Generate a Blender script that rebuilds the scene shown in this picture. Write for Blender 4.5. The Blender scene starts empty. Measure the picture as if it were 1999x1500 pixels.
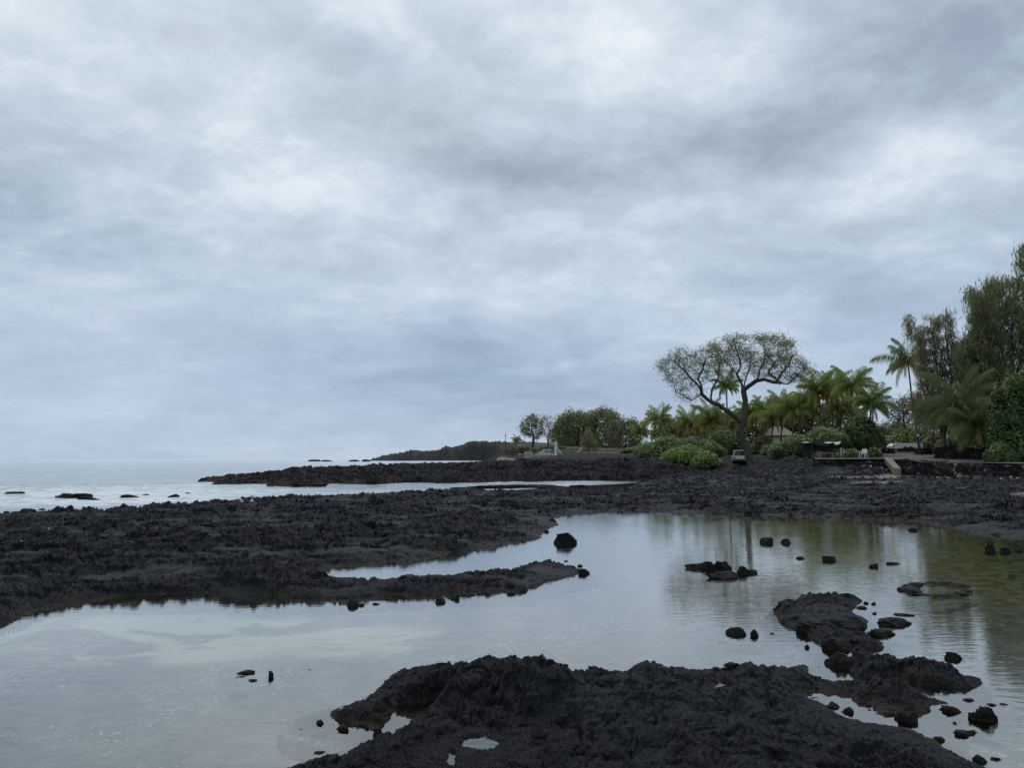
import bpy, math, random
import numpy as np
from mathutils import Matrix, Vector

# ---------------------------------------------------------------- camera
SC = bpy.context.scene
COL = SC.collection
F = 1500.0                      # focal length in photo pixels (photo 1999 x 1500)
CH = 2.4                        # eye height over the pool, metres
PITCH = math.radians(5.50)
ROLL = 0.0035
_fw = Vector((0, math.cos(PITCH), math.sin(PITCH)))
_u0 = Vector((0, -math.sin(PITCH), math.cos(PITCH)))
_r0 = Vector((1, 0, 0))
_rt = _r0 * math.cos(ROLL) - _u0 * math.sin(ROLL)
_up = _u0 * math.cos(ROLL) + _r0 * math.sin(ROLL)
cd = bpy.data.cameras.new('camera')
cam = bpy.data.objects.new('camera', cd)
COL.objects.link(cam)
cd.sensor_width = 36
cd.lens = F / 1999 * 36
cd.clip_start = 0.1
cd.clip_end = 60000
cam.matrix_world = Matrix(((_rt.x, _up.x, -_fw.x, 0), (_rt.y, _up.y, -_fw.y, 0), (_rt.z, _up.z, -_fw.z, CH), (0, 0, 0, 1)))
SC.camera = cam
# ---------------------------------------------------------------- light
SUN_EL, SUN_AZ = math.radians(52), math.radians(12)    # azimuth from +Y towards +X
sd = bpy.data.lights.new('sun', 'SUN')
sd.energy = 1.2
sd.angle = math.radians(20)
sd.color = (1.0, 0.96, 0.9)
sun = bpy.data.objects.new('sun', sd)
COL.objects.link(sun)
_sv = Vector((math.sin(SUN_AZ) * math.cos(SUN_EL), math.cos(SUN_AZ) * math.cos(SUN_EL), math.sin(SUN_EL)))
sun.rotation_euler = _sv.to_track_quat('Z', 'Y').to_euler()
SC.view_settings.view_transform = 'Standard'
SC.view_settings.look = 'None'
SC.view_settings.exposure = 0.0
SC.view_settings.gamma = 1.0
SC.cycles.max_bounces = 8
SC.cycles.transparent_max_bounces = 24
SC.cycles.caustics_reflective = False
SC.cycles.caustics_refractive = False


# ---------------------------------------------------------------- pixel helpers
def ray(px, py):
    return _fw + _rt * ((px - 999.5) / F) + _up * ((750 - py) / F)


def at_z(px, py, z=0.0):
    """point at height z seen in direction of a photo pixel"""
    d = ray(px, py)
    t = (z - CH) / d.z
    return Vector((d.x * t, d.y * t, z))


def at_d(px, py, D):
    """point at depth D (world Y)"""
    d = ray(px, py)
    t = D / d.y
    return Vector((d.x * t, D, CH + d.z * t))


def xat(px, D):
    return at_d(px, 893, D).x


# ---------------------------------------------------------------- node helpers
class NT:
    def __init__(s, tree):
        s.t = tree
        tree.nodes.clear()

    def n(s, typ, inputs=None, **props):
        nd = s.t.nodes.new(typ)
        for k, v in props.items():
            setattr(nd, k, v)
        for k, v in (inputs or {}).items():
            sock = nd.inputs[k]
            if isinstance(v, bpy.types.NodeSocket):
                s.t.links.new(v, sock)
            else:
                sock.default_value = v
        return nd

    def math(s, op, a, b=0.0, c=None, clamp=False):
        nd = s.n('ShaderNodeMath', operation=op, use_clamp=clamp)
        for i, v in enumerate((a, b) if c is None else (a, b, c)):
            if isinstance(v, bpy.types.NodeSocket):
                s.t.links.new(v, nd.inputs[i])
            else:
                nd.inputs[i].default_value = v
        return nd.outputs[0]

    def vmath(s, op, a, b=(0, 0, 0)):
        nd = s.n('ShaderNodeVectorMath', operation=op)
        for i, v in enumerate((a, b)):
            if isinstance(v, bpy.types.NodeSocket):
                s.t.links.new(v, nd.inputs[i])
            else:
                nd.inputs[i].default_value = v
        return nd.outputs[0]

    def mix(s, f, a, b, blend='MIX'):
        nd = s.n('ShaderNodeMix', data_type='RGBA', blend_type=blend)
        for k, v in ((0, f), (6, a), (7, b)):
            if isinstance(v, bpy.types.NodeSocket):
                s.t.links.new(v, nd.inputs[k])
            else:
                nd.inputs[k].default_value = v if k == 0 else (*v[:3], 1)
        return nd.outputs[2]

    def noise(s, vec, scale, detail=4, rough=0.55, dist=0.0):
        nd = s.n('ShaderNodeTexNoise', {'Scale': scale, 'Detail': detail, 'Roughness': rough, 'Distortion': dist})
        if vec is not None:
            s.t.links.new(vec, nd.inputs['Vector'])
        return nd.outputs['Fac']

    def ramp(s, fac, lo, hi):
        nd = s.n('ShaderNodeMapRange', {'Value': fac, 'From Min': lo, 'From Max': hi}, interpolation_type='SMOOTHSTEP')
        return nd.outputs[0]

    def attr(s, name):
        return s.n('ShaderNodeAttribute', attribute_name=name).outputs['Fac']


# ---------------------------------------------------------------- world: broken grey cloud deck over a pale sky
world = bpy.data.worlds.new('World')
SC.world = world
world.use_nodes = True
w = NT(world.node_tree)
geo = w.n('ShaderNodeTexCoord').outputs['Generated']
sky = w.n('ShaderNodeTexSky', sky_type='NISHITA', sun_disc=False, sun_elevation=SUN_EL, sun_rotation=SUN_AZ).outputs[0]
sep = w.n('ShaderNodeSeparateXYZ', {0: geo})
dz = w.math('MAXIMUM', sep.outputs[2], 0.0)
inv = w.math('DIVIDE', 1.0, w.math('ADD', dz, 0.30))
flat = w.n('ShaderNodeCombineXYZ', {0: w.math('MULTIPLY', sep.outputs[0], inv), 1: w.math('MULTIPLY', sep.outputs[1], inv), 2: 0.0}).outputs[0]
fl2 = w.vmath('MULTIPLY', flat, (0.85, 1.0, 1))
big = w.noise(w.vmath('ADD', fl2, (3.1, 7.7, 0)), 1.1, 3, 0.5, 0.2)
med = w.noise(w.vmath('ADD', fl2, (11.3, 2.2, 0)), 3.6, 7, 0.60, 0.25)
fine = w.noise(w.vmath('ADD', w.vmath('MULTIPLY', flat, (1.0, 1.0, 1)), (1.7, 5.1, 0)), 10.0, 6, 0.65, 0.3)
cl = w.math('ADD', w.math('MULTIPLY', w.math('ADD', big, 0.05), 0.34), w.math('ADD', w.math('MULTIPLY', med, 0.44), w.math('MULTIPLY', fine, 0.23)))


def blob(px, py, rx, ry, amt):
    """one large cloud mass: soft ellipse around a sky direction (rx, ry in degrees)"""
    d = ray(px, py).normalized()
    right = Vector((d.y, -d.x, 0)).normalized()
    upv = right.cross(d)
    a = w.n('ShaderNodeVectorMath', {0: geo, 1: tuple(right)}, operation='DOT_PRODUCT').outputs['Value']
    b = w.n('ShaderNodeVectorMath', {0: geo, 1: tuple(upv)}, operation='DOT_PRODUCT').outputs['Value']
    c = w.n('ShaderNodeVectorMath', {0: geo, 1: tuple(d)}, operation='DOT_PRODUCT').outputs['Value']
    qa = w.math('POWER', w.math('ABSOLUTE', w.math('MULTIPLY', a, 1 / math.sin(math.radians(rx)))), 2.0)
    qb = w.math('POWER', w.math('ABSOLUTE', w.math('MULTIPLY', b, 1 / math.sin(math.radians(ry)))), 2.0)
    q = w.math('ADD', w.math('ADD', qa, qb), w.math('MULTIPLY', w.math('SUBTRACT', med, 0.5), 1.6))
    e = w.math('EXPONENT', w.math('MULTIPLY', w.math('MAXIMUM', q, 0.0), -1.0))
    e = w.math('MULTIPLY', e, w.math('GREATER_THAN', c, 0.2))
    return w.math('MULTIPLY', e, amt)


BLOBS = [
    (40, 430, 9, 3.5, -0.11), (150, 200, 5, 3, -0.05), (60, 260, 6, 4, -0.05), (700, 110, 4, 2, -0.06),
    (960, 345, 9, 2.4, -0.13), (1330, 300, 8, 2.4, -0.15), (1800, 120, 13, 7, -0.23), (1420, 430, 6, 1.6, -0.08),
    (900, 710, 13, 3.0, -0.22), (1750, 560, 11, 5, -0.10), (1150, 790, 14, 2.5, -0.10), (560, 810, 6, 1.5, -0.04),
    (1480, 200, 8, 3, 0.10), (250, 60, 12, 5, 0.12), (1300, 90, 9, 3.5, 0.14), (1560, 330, 12, 4, 0.06), (700, 330, 8, 3.0, 0.07),
    (1110, 550, 5, 1.5, 0.08), (1650, 390, 8, 2.5, 0.07), (400, 560, 14, 5, 0.02), (1850, 290, 5, 2.5, 0.08), (1104, 715, .7, .6, 0.12),
]
mass = None
for bq in BLOBS:
    bb_ = blob(*bq)
    mass = bb_ if mass is None else w.math('ADD', mass, bb_)
cl = w.math('ADD', cl, w.math('MULTIPLY', mass, 0.55))
cr = w.n('ShaderNodeValToRGB', {0: cl})
els = cr.color_ramp.elements
els[0].position = 0.27
els[0].color = (0.31, 0.38, 0.465, 1)
els[1].position = 0.76
els[1].color = (0.97, 0.99, 1.0, 1)
for p, c in ((0.40, (0.445, 0.52, 0.60)), (0.51, (0.57, 0.67, 0.765)), (0.61, (0.77, 0.85, 0.92))):
    e = els.new(p)
    e.color = (*c, 1)
# toward the horizon the deck thins into blue-grey
low = w.ramp(dz, 0.38, 0.02)
clc = w.mix(w.math('MULTIPLY', low, 0.70), cr.outputs[0], (0.43, 0.55, 0.74))
clc = w.mix(1.0, clc, w.n('ShaderNodeCombineColor', {0: w.math('ADD', 1.0, w.math('MULTIPLY', mass, 1.15)), 1: w.math('ADD', 1.0, w.math('MULTIPLY', mass, 0.95)), 2: w.math('ADD', 1.0, w.math('MULTIPLY', mass, 0.70))}).outputs[0], 'MULTIPLY')
skyc = w.mix(1.0, sky, (1.0, 1.0, 1.0), 'MULTIPLY')
tot = w.mix(0.93, skyc, w.vmath('SCALE', clc))
w.t.nodes[-1]
for nd in w.t.nodes:
    if nd.type == 'VECT_MATH' and nd.operation == 'SCALE':
        nd.inputs['Scale'].default_value = 9.8
bg = w.n('ShaderNodeBackground', {'Color': tot, 'Strength': 0.1})
w.n('ShaderNodeOutputWorld', {'Surface': bg.outputs[0]})


# ---------------------------------------------------------------- numpy noise
def _hash(ix, iy, seed):
    h = (ix.astype(np.int64) * 374761393 + iy.astype(np.int64) * 668265263 + seed * 1442695041) & 0xFFFFFFFF
    h = ((h ^ (h >> 13)) * 1274126177) & 0xFFFFFFFF
    h = (h ^ (h >> 16)) & 0xFFFF
    return h


_GR = np.stack([np.cos(np.arange(256) / 256 * 2 * np.pi), np.sin(np.arange(256) / 256 * 2 * np.pi)], 1).astype(np.float32)


def perlin(x, y, seed=0):
    x0 = np.floor(x)
    y0 = np.floor(y)
    fx = (x - x0).astype(np.float32)
    fy = (y - y0).astype(np.float32)
    u = fx * fx * fx * (fx * (fx * 6 - 15) + 10)
    v = fy * fy * fy * (fy * (fy * 6 - 15) + 10)
    out = 0
    for dx in (0, 1):
        for dy in (0, 1):
            g = _GR[_hash(x0 + dx, y0 + dy, seed) & 255]
            d = g[..., 0] * (fx - dx) + g[..., 1] * (fy - dy)
            wx = u if dx else 1 - u
            wy = v if dy else 1 - v
            out = out + d * wx * wy
    return out * 1.5


def fbm(x, y, oct=4, seed=0, gain=0.5, lac=2.03):
    a, f, s = 1.0, 1.0, 0.0
    for i in range(oct):
        s = s + a * perlin(x * f + 17.3 * i, y * f - 9.1 * i, seed + i)
        a *= gain
        f *= lac
    return s


def billow(x, y, oct=4, seed=0, gain=0.5, lac=2.07):
    """rounded lumps with sharp creases, about -0.5 .. 1"""
    a, f, s = 1.0, 1.0, 0.0
    for i in range(oct):
        s = s + a * (np.abs(perlin(x * f + 31.7 * i, y * f + 5.3 * i, seed + i)) * 2 - 0.55)
        a *= gain
        f *= lac
    return s


def cells(x, y, seed=0):
    """distance to nearest feature point (rounded stones) and cell value"""
    x0 = np.floor(x)
    y0 = np.floor(y)
    best = np.full(x.shape, 9.0, np.float32)
    sec = np.full(x.shape, 9.0, np.float32)
    val = np.zeros(x.shape, np.float32)
    for dx in (-1, 0, 1):
        for dy in (-1, 0, 1):
            h = _hash(x0 + dx, y0 + dy, seed)
            px_ = x0 + dx + (h & 255) / 255.0
            py_ = y0 + dy + ((h >> 8) & 255) / 255.0
            d = np.sqrt((x - px_) ** 2 + (y - py_) ** 2).astype(np.float32)
            c = d < best
            sec = np.where(c, best, np.minimum(sec, d))
            best = np.where(c, d, best)
            val = np.where(c, (h & 1023) / 1023.0, val)
    return best, sec, val


def sstep(a, b, x):
    t = np.clip((x - a) / (b - a), 0, 1)
    return t * t * (3 - 2 * t)


def poly_sd(P, X, Y, far=30.0):
    """signed distance, positive inside"""
    P = np.asarray(P, np.float64)
    out = np.full(X.shape, -far, np.float32)
    m = (X > P[:, 0].min() - far) & (X < P[:, 0].max() + far) & (Y > P[:, 1].min() - far) & (Y < P[:, 1].max() + far)
    x = X[m].astype(np.float32)
    y = Y[m].astype(np.float32)
    if x.size == 0:
        return out
    d2 = np.full(x.shape, 1e12, np.float32)
    ins = np.zeros(x.shape, bool)
    n = len(P)
    for i in range(n):
        ax, ay = P[i]
        bx, by = P[(i + 1) % n]
        ex, ey = bx - ax, by - ay
        L = ex * ex + ey * ey + 1e-12
        t = np.clip(((x - ax) * ex + (y - ay) * ey) / L, 0, 1)
        dx = x - ax - t * ex
        dy = y - ay - t * ey
        d2 = np.minimum(d2, dx * dx + dy * dy)
        if ay != by:
            c = (y < ay) != (y < by)
            xi = ax + (y - ay) * (ex / ey)
            ins ^= c & (x < xi)
    d = np.sqrt(d2)
    out[m] = np.where(ins, d, -d)
    return out


def wp(lst):
    """outline points: (px, py, z) on the plane z / ('w', x, y) world / ('d', px, depth)"""
    o = []
    for p in lst:
        if p[0] == 'w':
            o.append((p[1], p[2]))
        elif p[0] == 'd':
            o.append((xat(p[1], p[2]), p[2]))
        else:
            v = at_z(p[0], p[1], p[2] if len(p) > 2 else 0.0)
            o.append((v.x, v.y))
    return o


POLY_A = wp([(540, 1520), (600, 1494), (690, 1480), (700, 1452), (735, 1425), (700, 1408), (655, 1395), (668, 1378), (705, 1362),
             (765, 1338, .04), (805, 1325, .08), (850, 1290, .22), (925, 1283, .3), (1000, 1274, .32), (1040, 1258, .42), (1064, 1264, .42),
             (1076, 1297, .15), (1095, 1308, .1), (1140, 1298, .2), (1225, 1286, .3), (1272, 1296, .25), (1340, 1290, .28), (1400, 1280, .28),
             (1460, 1270, .30), (1530, 1266, .25), (1572, 1278, .15), (1605, 1298, .05), (1600, 1325, 0), (1690, 1322, .05), (1780, 1350, .05), (1848, 1382),
             (1800, 1396), (1740, 1388), (1690, 1368), (1640, 1356), (1590, 1352), (1562, 1358), (1590, 1372), (1640, 1392), (1690, 1405),
             (1740, 1425), (1800, 1452), (1860, 1478), (1905, 1502), (1950, 1535), ('w', 4.5, 3.0), ('w', 6, -4), ('w', -6, -4), ('w', -4, 2.5)])
POLY_A2 = wp([(735, 1420), (690, 1402), (655, 1394), (668, 1378), (705, 1362), (765, 1338), (805, 1325), (850, 1290, .22), (925, 1283, .3), (1000, 1274, .32),
              (1040, 1258, .42), (1064, 1264, .42), (1078, 1300, .15), (1000, 1340, .2), (900, 1365, .1), (800, 1392, 0)])
POLY_T1 = wp([(1600, 1290, .03), (1660, 1283, .04), (1740, 1290, .04), (1800, 1300, .03), (1850, 1313, .02), (1896, 1330), (1860, 1340), (1800, 1340),
              (1740, 1328), (1700, 1322), (1640, 1306)])
POLY_T2 = wp([(1600, 1330, .04), (1690, 1328, .05), (1780, 1352, .04), (1846, 1380), (1836, 1394), (1760, 1392), (1700, 1372), (1640, 1360), (1600, 1352)])
POLY_I1 = wp([(1512, 1192, .0), (1530, 1174, .08), (1572, 1170, .08), (1598, 1176, .05), (1602, 1164, .08), (1655, 1160, .08), (1682, 1172, .04), (1660, 1192, 0),
              (1690, 1214), (1672, 1232), (1640, 1232), (1600, 1238), (1570, 1228), (1532, 1214)])
POLY_I2 = wp([(1570, 1228), (1620, 1235), (1660, 1240), (1712, 1254), (1715, 1268), (1650, 1272), (1612, 1262), (1580, 1246)])
POLY_BD = wp([(-500, 1330), (-200, 1255), (0, 1214), (60, 1192), (150, 1174), (260, 1163), (400, 1158), (500, 1158), (580, 1166), (650, 1168),
              (750, 1163), (850, 1158), (950, 1156), (1030, 1152), (1062, 1136), (1110, 1126), (1150, 1118), (1110, 1106, .05), (1070, 1100, .1),
              (1000, 1106, .12), (900, 1112, .15), (800, 1120, .15), (720, 1132, .1), (650, 1134, .05), (590, 1130), (580, 1117), (650, 1108),
              (750, 1098), (850, 1084), (960, 1068), (1042, 1052), (1078, 1026), (1084, 1010), (1110, 1001), (1230, 997), (1300, 999), (1400, 1003),
              (1600, 1009), (1700, 1015), (1790, 1019), (1850, 1029), (1920, 1040), (1999, 1050), (2300, 1075), ('w', 75, 35), ('w', 90, 118), ('d', 1400, 118),
              ('d', 1330, 92), (1290, 938), (1250, 946, .1), (1200, 956, .35), (1050, 958, .38), (960, 952, .38), (880, 953, .38), (800, 957, .38),
              (700, 960, .38), (560, 967, .36), (400, 973, .32), (300, 986, .28), (160, 999, .22), (0, 1004, .18), (-500, 1020, .15)])
POLY_M = wp([(230, 1150), (300, 1118, .3), (400, 1100, .42), (480, 1096, .42), (545, 1112, .3), (580, 1130, .15), (560, 1150), (400, 1156)])   # smooth mound
POLY_C = wp([(393, 941), (450, 946), (520, 944), (545, 949), (600, 950), (650, 946), (740, 947), (800, 944), (900, 945), (1000, 942), (1100, 941),
             (1200, 939), (1290, 937), ('d', 1400, 90), ('d', 1400, 130), ('d', 1000, 210), ('d', 940, 170), ('d', 850, 135), ('d', 700, 115),
             ('d', 560, 98), ('d', 450, 84)])
POLY_U = wp([('d', 985, 170), ('d', 1040, 128), ('d', 1120, 112), ('d', 1250, 100), ('d', 1380, 93), ('d', 1480, 91), ('d', 1575, 86), ('d', 1590, 80.3), ('d', 1726, 80.3),
             ('d', 1765, 77), ('d', 1800, 74.5), ('d', 1850, 69.5), ('d', 1920, 64.6), ('d', 1999, 61), ('d', 2200, 56), ('d', 2700, 50), ('w', 160, 55), ('w', 900, 700),
             ('w', 900, 1500), ('d', 940, 1100), ('d', 960, 600), ('d', 975, 350), ('d', 980, 230)])
POLY_F = wp([('d', 700, 740), ('d', 770, 700), ('d', 860, 690), ('d', 950, 650), ('d', 1000, 560), ('d', 1100, 560), ('d', 1100, 900),
             ('d', 940, 1000), ('d', 800, 900), ('d', 735, 800)])
_as = [(560, 1500, .14), (700, 1480, .18), (760, 1450, .14), (690, 1385, -.02), (740, 1365, .0), (790, 1345, .02), (830, 1335, .08), (870, 1300, .30), (940, 1295, .42), (1010, 1290, .46),
       (1045, 1280, .58), (1070, 1290, .55), (1095, 1312, .08), (960, 1340, .20), (840, 1365, .10), (1050, 1350, .12), (870, 1420, .10), (950, 1400, .16), (1050, 1420, .10), (1130, 1350, .18),
       (1180, 1320, .26), (1250, 1305, .40), (1350, 1310, .36), (1480, 1290, .44), (1540, 1290, .26), (1590, 1310, .08), (1300, 1380, .36), (1450, 1360, .34), (1570, 1345, .12),
       (1680, 1345, .04), (1780, 1370, .05), (1840, 1384, .04), (1600, 1400, .05), (1640, 1415, .06), (1520, 1400, .22), (1690, 1430, .08), (1780, 1465, .10), (1860, 1495, .10), (1000, 1480, .12),
       (1100, 1450, .16), (1250, 1450, .40), (1400, 1450, .42), (1550, 1470, .36), (1700, 1490, .30), (900, 1490, .10), (760, 1490, .12)]
ASPOT = [(*at_z(a_, b_, c_)[:2], c_) for a_, b_, c_ in _as] + [(0, 4, .5), (0, 2, .6), (0, 0, .65), (2.5, 4, .35), (-2, 3, .3), (3, 0, .5), (-3, 0, .5)]
HOLES = [wp([(790, 1392), (800, 1378), (850, 1371), (852, 1382), (836, 1402), (800, 1404)]),
         wp([(745, 1420), (762, 1402), (790, 1412), (752, 1430)]),
         wp([(1594, 1322), (1600, 1310), (1616, 1316), (1620, 1330)]),
         wp([(1690, 1330), (1722, 1324), (1730, 1334)]),
         wp([(-60, 1148), (0, 1135), (70, 1128), (100, 1124), (95, 1136), (40, 1142)])]
PL = 0.13
PUDDLES = [wp([(888, 1462, PL), (915, 1440, PL), (950, 1436, PL), (980, 1452, PL), (960, 1464, PL), (905, 1468, PL)]),
           wp([(1034, 1464, PL), (1044, 1442, PL), (1066, 1443, PL), (1060, 1458, PL)]),
           wp([(1098, 1504, PL), (1112, 1487, PL), (1150, 1486, PL), (1162, 1504, PL)]),
           wp([(872, 1502, PL), (876, 1470, PL), (888, 1474, PL), (886, 1502, PL)]),
           wp([(980, 1502, PL), (985, 1490, PL), (1000, 1492, PL), (996, 1504, PL)])]
# sand / pale coral rubble patches on the shore
SANDS = [wp([('d', 1500, 71), ('d', 1560, 70.5), ('d', 1620, 70), ('d', 1700, 66.5), ('d', 1780, 66), ('d', 1850, 62.5), ('d', 1902, 60.5), ('d', 1890, 63),
             ('d', 1830, 69), ('d', 1760, 73), ('d', 1700, 71), ('d', 1600, 72)]),
         wp([('d', 1660, 55), ('d', 1700, 54), ('d', 1745, 54.5), ('d', 1758, 57), ('d', 1700, 57.5), ('d', 1670, 56.5)]),
         wp([('d', 1715, 72), ('d', 1740, 78), ('d', 1752, 78), ('d', 1755, 72)]),
         wp([('d', 1825, 54.5), ('d', 1848, 54.5), ('d', 1848, 55.5), ('d', 1828, 55.5)]),
         wp([('d', 1972, 38), ('d', 2030, 37), ('d', 2040, 40), ('d', 1975, 40)])]
UPTS = [(985, 170, 2.6), (1040, 150, 2.75), (1100, 120, 2.3), (1250, 105, 2.2), (1400, 95, 2.15), (1480, 92, 2.15), (1560, 88, 2.1), (1590, 82, 2.08),
        (1700, 82, 2.08), (1765, 78, 1.95), (1850, 71, 1.62), (1999, 62.5, 1.45), (2200, 57, 1.35), (2700, 51, 1.3),
        (1850, 80, 1.95), (1740, 90, 2.25), (1740, 115, 2.7), (1830, 100, 2.65), (1900, 78, 2.0), (1990, 72, 1.75), (1990, 90, 2.5),
        (1700, 100, 2.4), (1600, 100, 2.4), (1500, 110, 2.5), (1350, 120, 2.6), (1250, 160, 3.2), (1150, 200, 4.0), (1060, 220, 4.6), (1150, 280, 6.6), (1020, 330, 7.6),
        (1050, 300, 6.4), (1300, 250, 5), (1500, 250, 5), (1800, 200, 5), (2000, 200, 6), (1800, 400, 9), (1300, 500, 9), (1000, 560, 13), (2200, 900, 16), (1200, 900, 16)]
UP = np.array([(xat(a, b), b, c) for a, b, c in UPTS])


def upland(X, Y):
    num = np.zeros(X.shape, np.float64)
    den = np.zeros(X.shape, np.float64)
    for x, y, z in UP:
        wgt = 1.0 / (((X - x) ** 2 + (Y - y) ** 2) / (y * 0.1) ** 2 + 0.02) ** 1.6
        num += wgt * z
        den += wgt
    return num / den


ROAD = [(1712, 118), (1742, 101), (1790, 86), (1868, 73.5), (1999, 66.6), (2200, 61.5), (2700, 56)]      # centre line: px, depth
RW = [1.6, 2.2, 2.6, 2.4, 2.3, 2.3, 2.3]
RC = np.array([(xat(a, b), b) for a, b in ROAD])


def road_dist(X, Y):
    d = np.full(X.shape, 1e9)
    for i in range(len(RC) - 1):
        a, b = RC[i], RC[i + 1]
        e = b - a
        t = np.clip(((X - a[0]) * e[0] + (Y - a[1]) * e[1]) / (e @ e), 0, 1)
        d = np.minimum(d, np.hypot(X - a[0] - t * e[0], Y - a[1] - t * e[1]))
    return d


def terrain(X, Y):
    """height, region and surface attributes"""
    X = np.asarray(X, np.float64)
    Y = np.asarray(Y, np.float64)
    R = np.hypot(X, Y)
    Pxl = 999.5 + F * X / np.maximum(Y, 0.5)
    near = sstep(30, 12, R)
    # ragged outline: warp the query
    s = np.clip(R * 0.02, 0.10, 1.2)
    wx = (fbm(X * 1.1, Y * 1.1, 4, 11) * 0.16 + perlin(X * .25, Y * .25, 15) * 0.3 * (1 - near)) * (1 + 1.2 * sstep(20, 80, R))
    wy = (fbm(X * 1.1 + 40, Y * 1.1 + 9, 4, 12) * 0.16 + perlin(X * .25 + 7, Y * .25, 16) * 0.5 * (1 - near)) * (1 + 1.5 * sstep(20, 80, R))
    Xw, Yw = X + wx, Y + wy
    bed = -0.22 + 0.10 * fbm(X * 0.35, Y * 0.35, 3, 21) - 1.6 * sstep(48, 95, R) * (X < 15)
    bed = bed - 0.10 * sstep(0.0, 0.5, perlin(X * .12, Y * .12, 22))
    H = bed.copy()
    reg = np.zeros(X.shape, np.int8)
    lava = np.zeros(X.shape)

    def add(poly, height, wdt, rid, far=30.0, off=0.0, warp=True):
        nonlocal H, reg, lava
        sdv = poly_sd(poly, Xw if warp else X, Yw if warp else Y, far) + off
        t = sstep(-wdt * 0.5, wdt * 0.35, sdv)
        gin = 1 - (1 - np.clip(sdv / wdt, 0, 1)) ** 2
        gout = 1 - (1 - np.clip(-sdv / (wdt * 1.2), 0, 1)) ** 2
        h = np.where(sdv > 0, 0.03 + height * gin, 0.03 + (bed - 0.03) * gout)
        take = (t > 0) & (h > H)
        H = np.where(take, h, H)
        reg = np.where(take & (t > 0.02), rid, reg)
        lava = np.maximum(lava, t)
        return sdv

    # foreground outcrop: height field from surveyed spots
    num = np.zeros(X.shape)
    den = np.zeros(X.shape)
    for ax_, ay_, az_ in ASPOT:
        wgt = 1.0 / ((X - ax_) ** 2 + (Y - ay_) ** 2 + 0.04) ** 1.5
        num += wgt * az_
        den += wgt
    crest = num / den
    sdA = add(POLY_A, crest, 0.85, 1)
    add(POLY_A2, crest + 0.03, 0.22, 1)
    add(POLY_T1, 0.10, 0.25, 1)
    add(POLY_T2, 0.07, 0.25, 1)
    add(POLY_I1, 0.18, 0.4, 2)
    add(POLY_I2, 0.08, 0.3, 2)
    shelfH = 0.17 + 0.12 * sstep(45, 75, Y) * (X > 0)
    sd0 = poly_sd(POLY_BD, Xw, Yw, 30)
    shelfH = shelfH + 0.22 * sstep(0.6, 4.5, sd0) - 0.06 * sstep(-6.0, -1.5, X) * sstep(18.5, 17.0, Y)
    sdB = add(POLY_BD, shelfH, np.clip(R * 0.035, 0.45, 1.6), 3)
    mnd = poly_sd(POLY_M, X, Y, 5)
    H = H + 0.12 * sstep(-0.1, 1.0, mnd)
    ridge = np.interp(Pxl, [380, 450, 560, 650, 800, 930, 1000, 1100, 1290, 1400], [0.45, 0.8, 1.15, 1.25, 1.35, 1.5, 1.75, 1.85, 1.85, 1.8])
    sdC = add(POLY_C, np.minimum(ridge, 0.45), 1.8, 4, 30.0, 0.5)
    H = np.where(reg == 4, H + np.maximum(ridge - 0.45, 0) * sstep(0.5, 9, sdC), H)
    up = upland(X, Y)
    wU = np.interp(Pxl, [1000, 1500, 1560, 1590], [12, 9, 4, 0.5]) * np.where(Pxl < 1250, np.clip(Y / 200, 1, 1.8), 1.0)
    sdu = poly_sd(POLY_U, X, Y, 30)
    t = sstep(0, 1, (sdu + 0.0) / wU)
    nearU = sdu > -7
    lowH = np.maximum(H, 0.5) + 1.0 * sstep(-6, -0.5, sdu) * sstep(1750, 1700, Pxl) * sstep(1500, 1560, Pxl)
    hU = lowH + (up - lowH) * t
    H = np.where((t > 0) | (nearU & (Pxl > 1500) & (Pxl < 1750) & (Y < 90)), hU, H)
    reg = np.where(t > 0.25, 5, reg)
    lava = np.maximum(lava, t)
    # rubble apron at the foot of the platform wall
    farH = np.interp(Pxl, [725, 745, 800, 850, 872, 885, 905, 925, 945, 1000, 1060], [3, 5, 8.0, 9.0, 12, 10.5, 14, 17.5, 18, 15.5, 13])
    sF = poly_sd(POLY_F, X, Y, 60)
    tF = sstep(-6, 20, sF)
    hF = -2 + (farH + 2 + 2.0 * billow(X * .02, Y * .02, 4, 61, 0.6) + 1.0 * billow(X * .09, Y * .05, 2, 62, 0.6)) * tF
    tk = (hF > H) & (tF > 0)
    H = np.where(tk, hF, H)
    reg = np.where(tk, 6, reg)
    lava = np.maximum(lava, np.where(tk, tF, 0))
    # ----- relief
    rd = road_dist(X, Y)
    soft = sstep(0.0, 1.0, t) * np.where(Pxl > 1575, 1.0, sstep(14, 24, sdu))    # soil instead of lava
    cut = (1 - 0.96 * soft)
    # anisotropic flow coordinates for the foreground (ropes fan to the lower right)
    ca, sa = math.cos(math.radians(-32)), math.sin(math.radians(-32))
    U_ = X * ca - Y * sa
    V_ = X * sa + Y * ca
    wv = fbm(X * .9, Y * .9, 3, 71) * 0.5
    sc = np.where(R < 14, 1.0, np.where(R < 50, 0.62, 0.32))
    scs = 1.0 / (1 + np.clip((R - 9) / 22, 0, 4))
    b1 = billow(U_ * .55 + wv, V_ * 1.15 + wv, 2, 31, 0.45)
    b2 = billow(U_ * 1.7 + wv * 2, V_ * 2.6 + wv, 3, 33, 0.55)
    b3 = billow(X * 6.3 + wv * 3, Y * 6.3, 4, 37, 0.6)
    b4 = billow(X * 17 + wv * 5, Y * 17, 3, 39, 0.6)
    rope = np.abs(perlin(U_ * 1.1 + wv, V_ * 8.0 + wv * 6, 77)) * 2 - 0.5
    nearrel = 0.075 * b1 + 0.040 * b2 + 0.021 * b3 + 0.011 * b4 + 0.020 * rope
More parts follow.
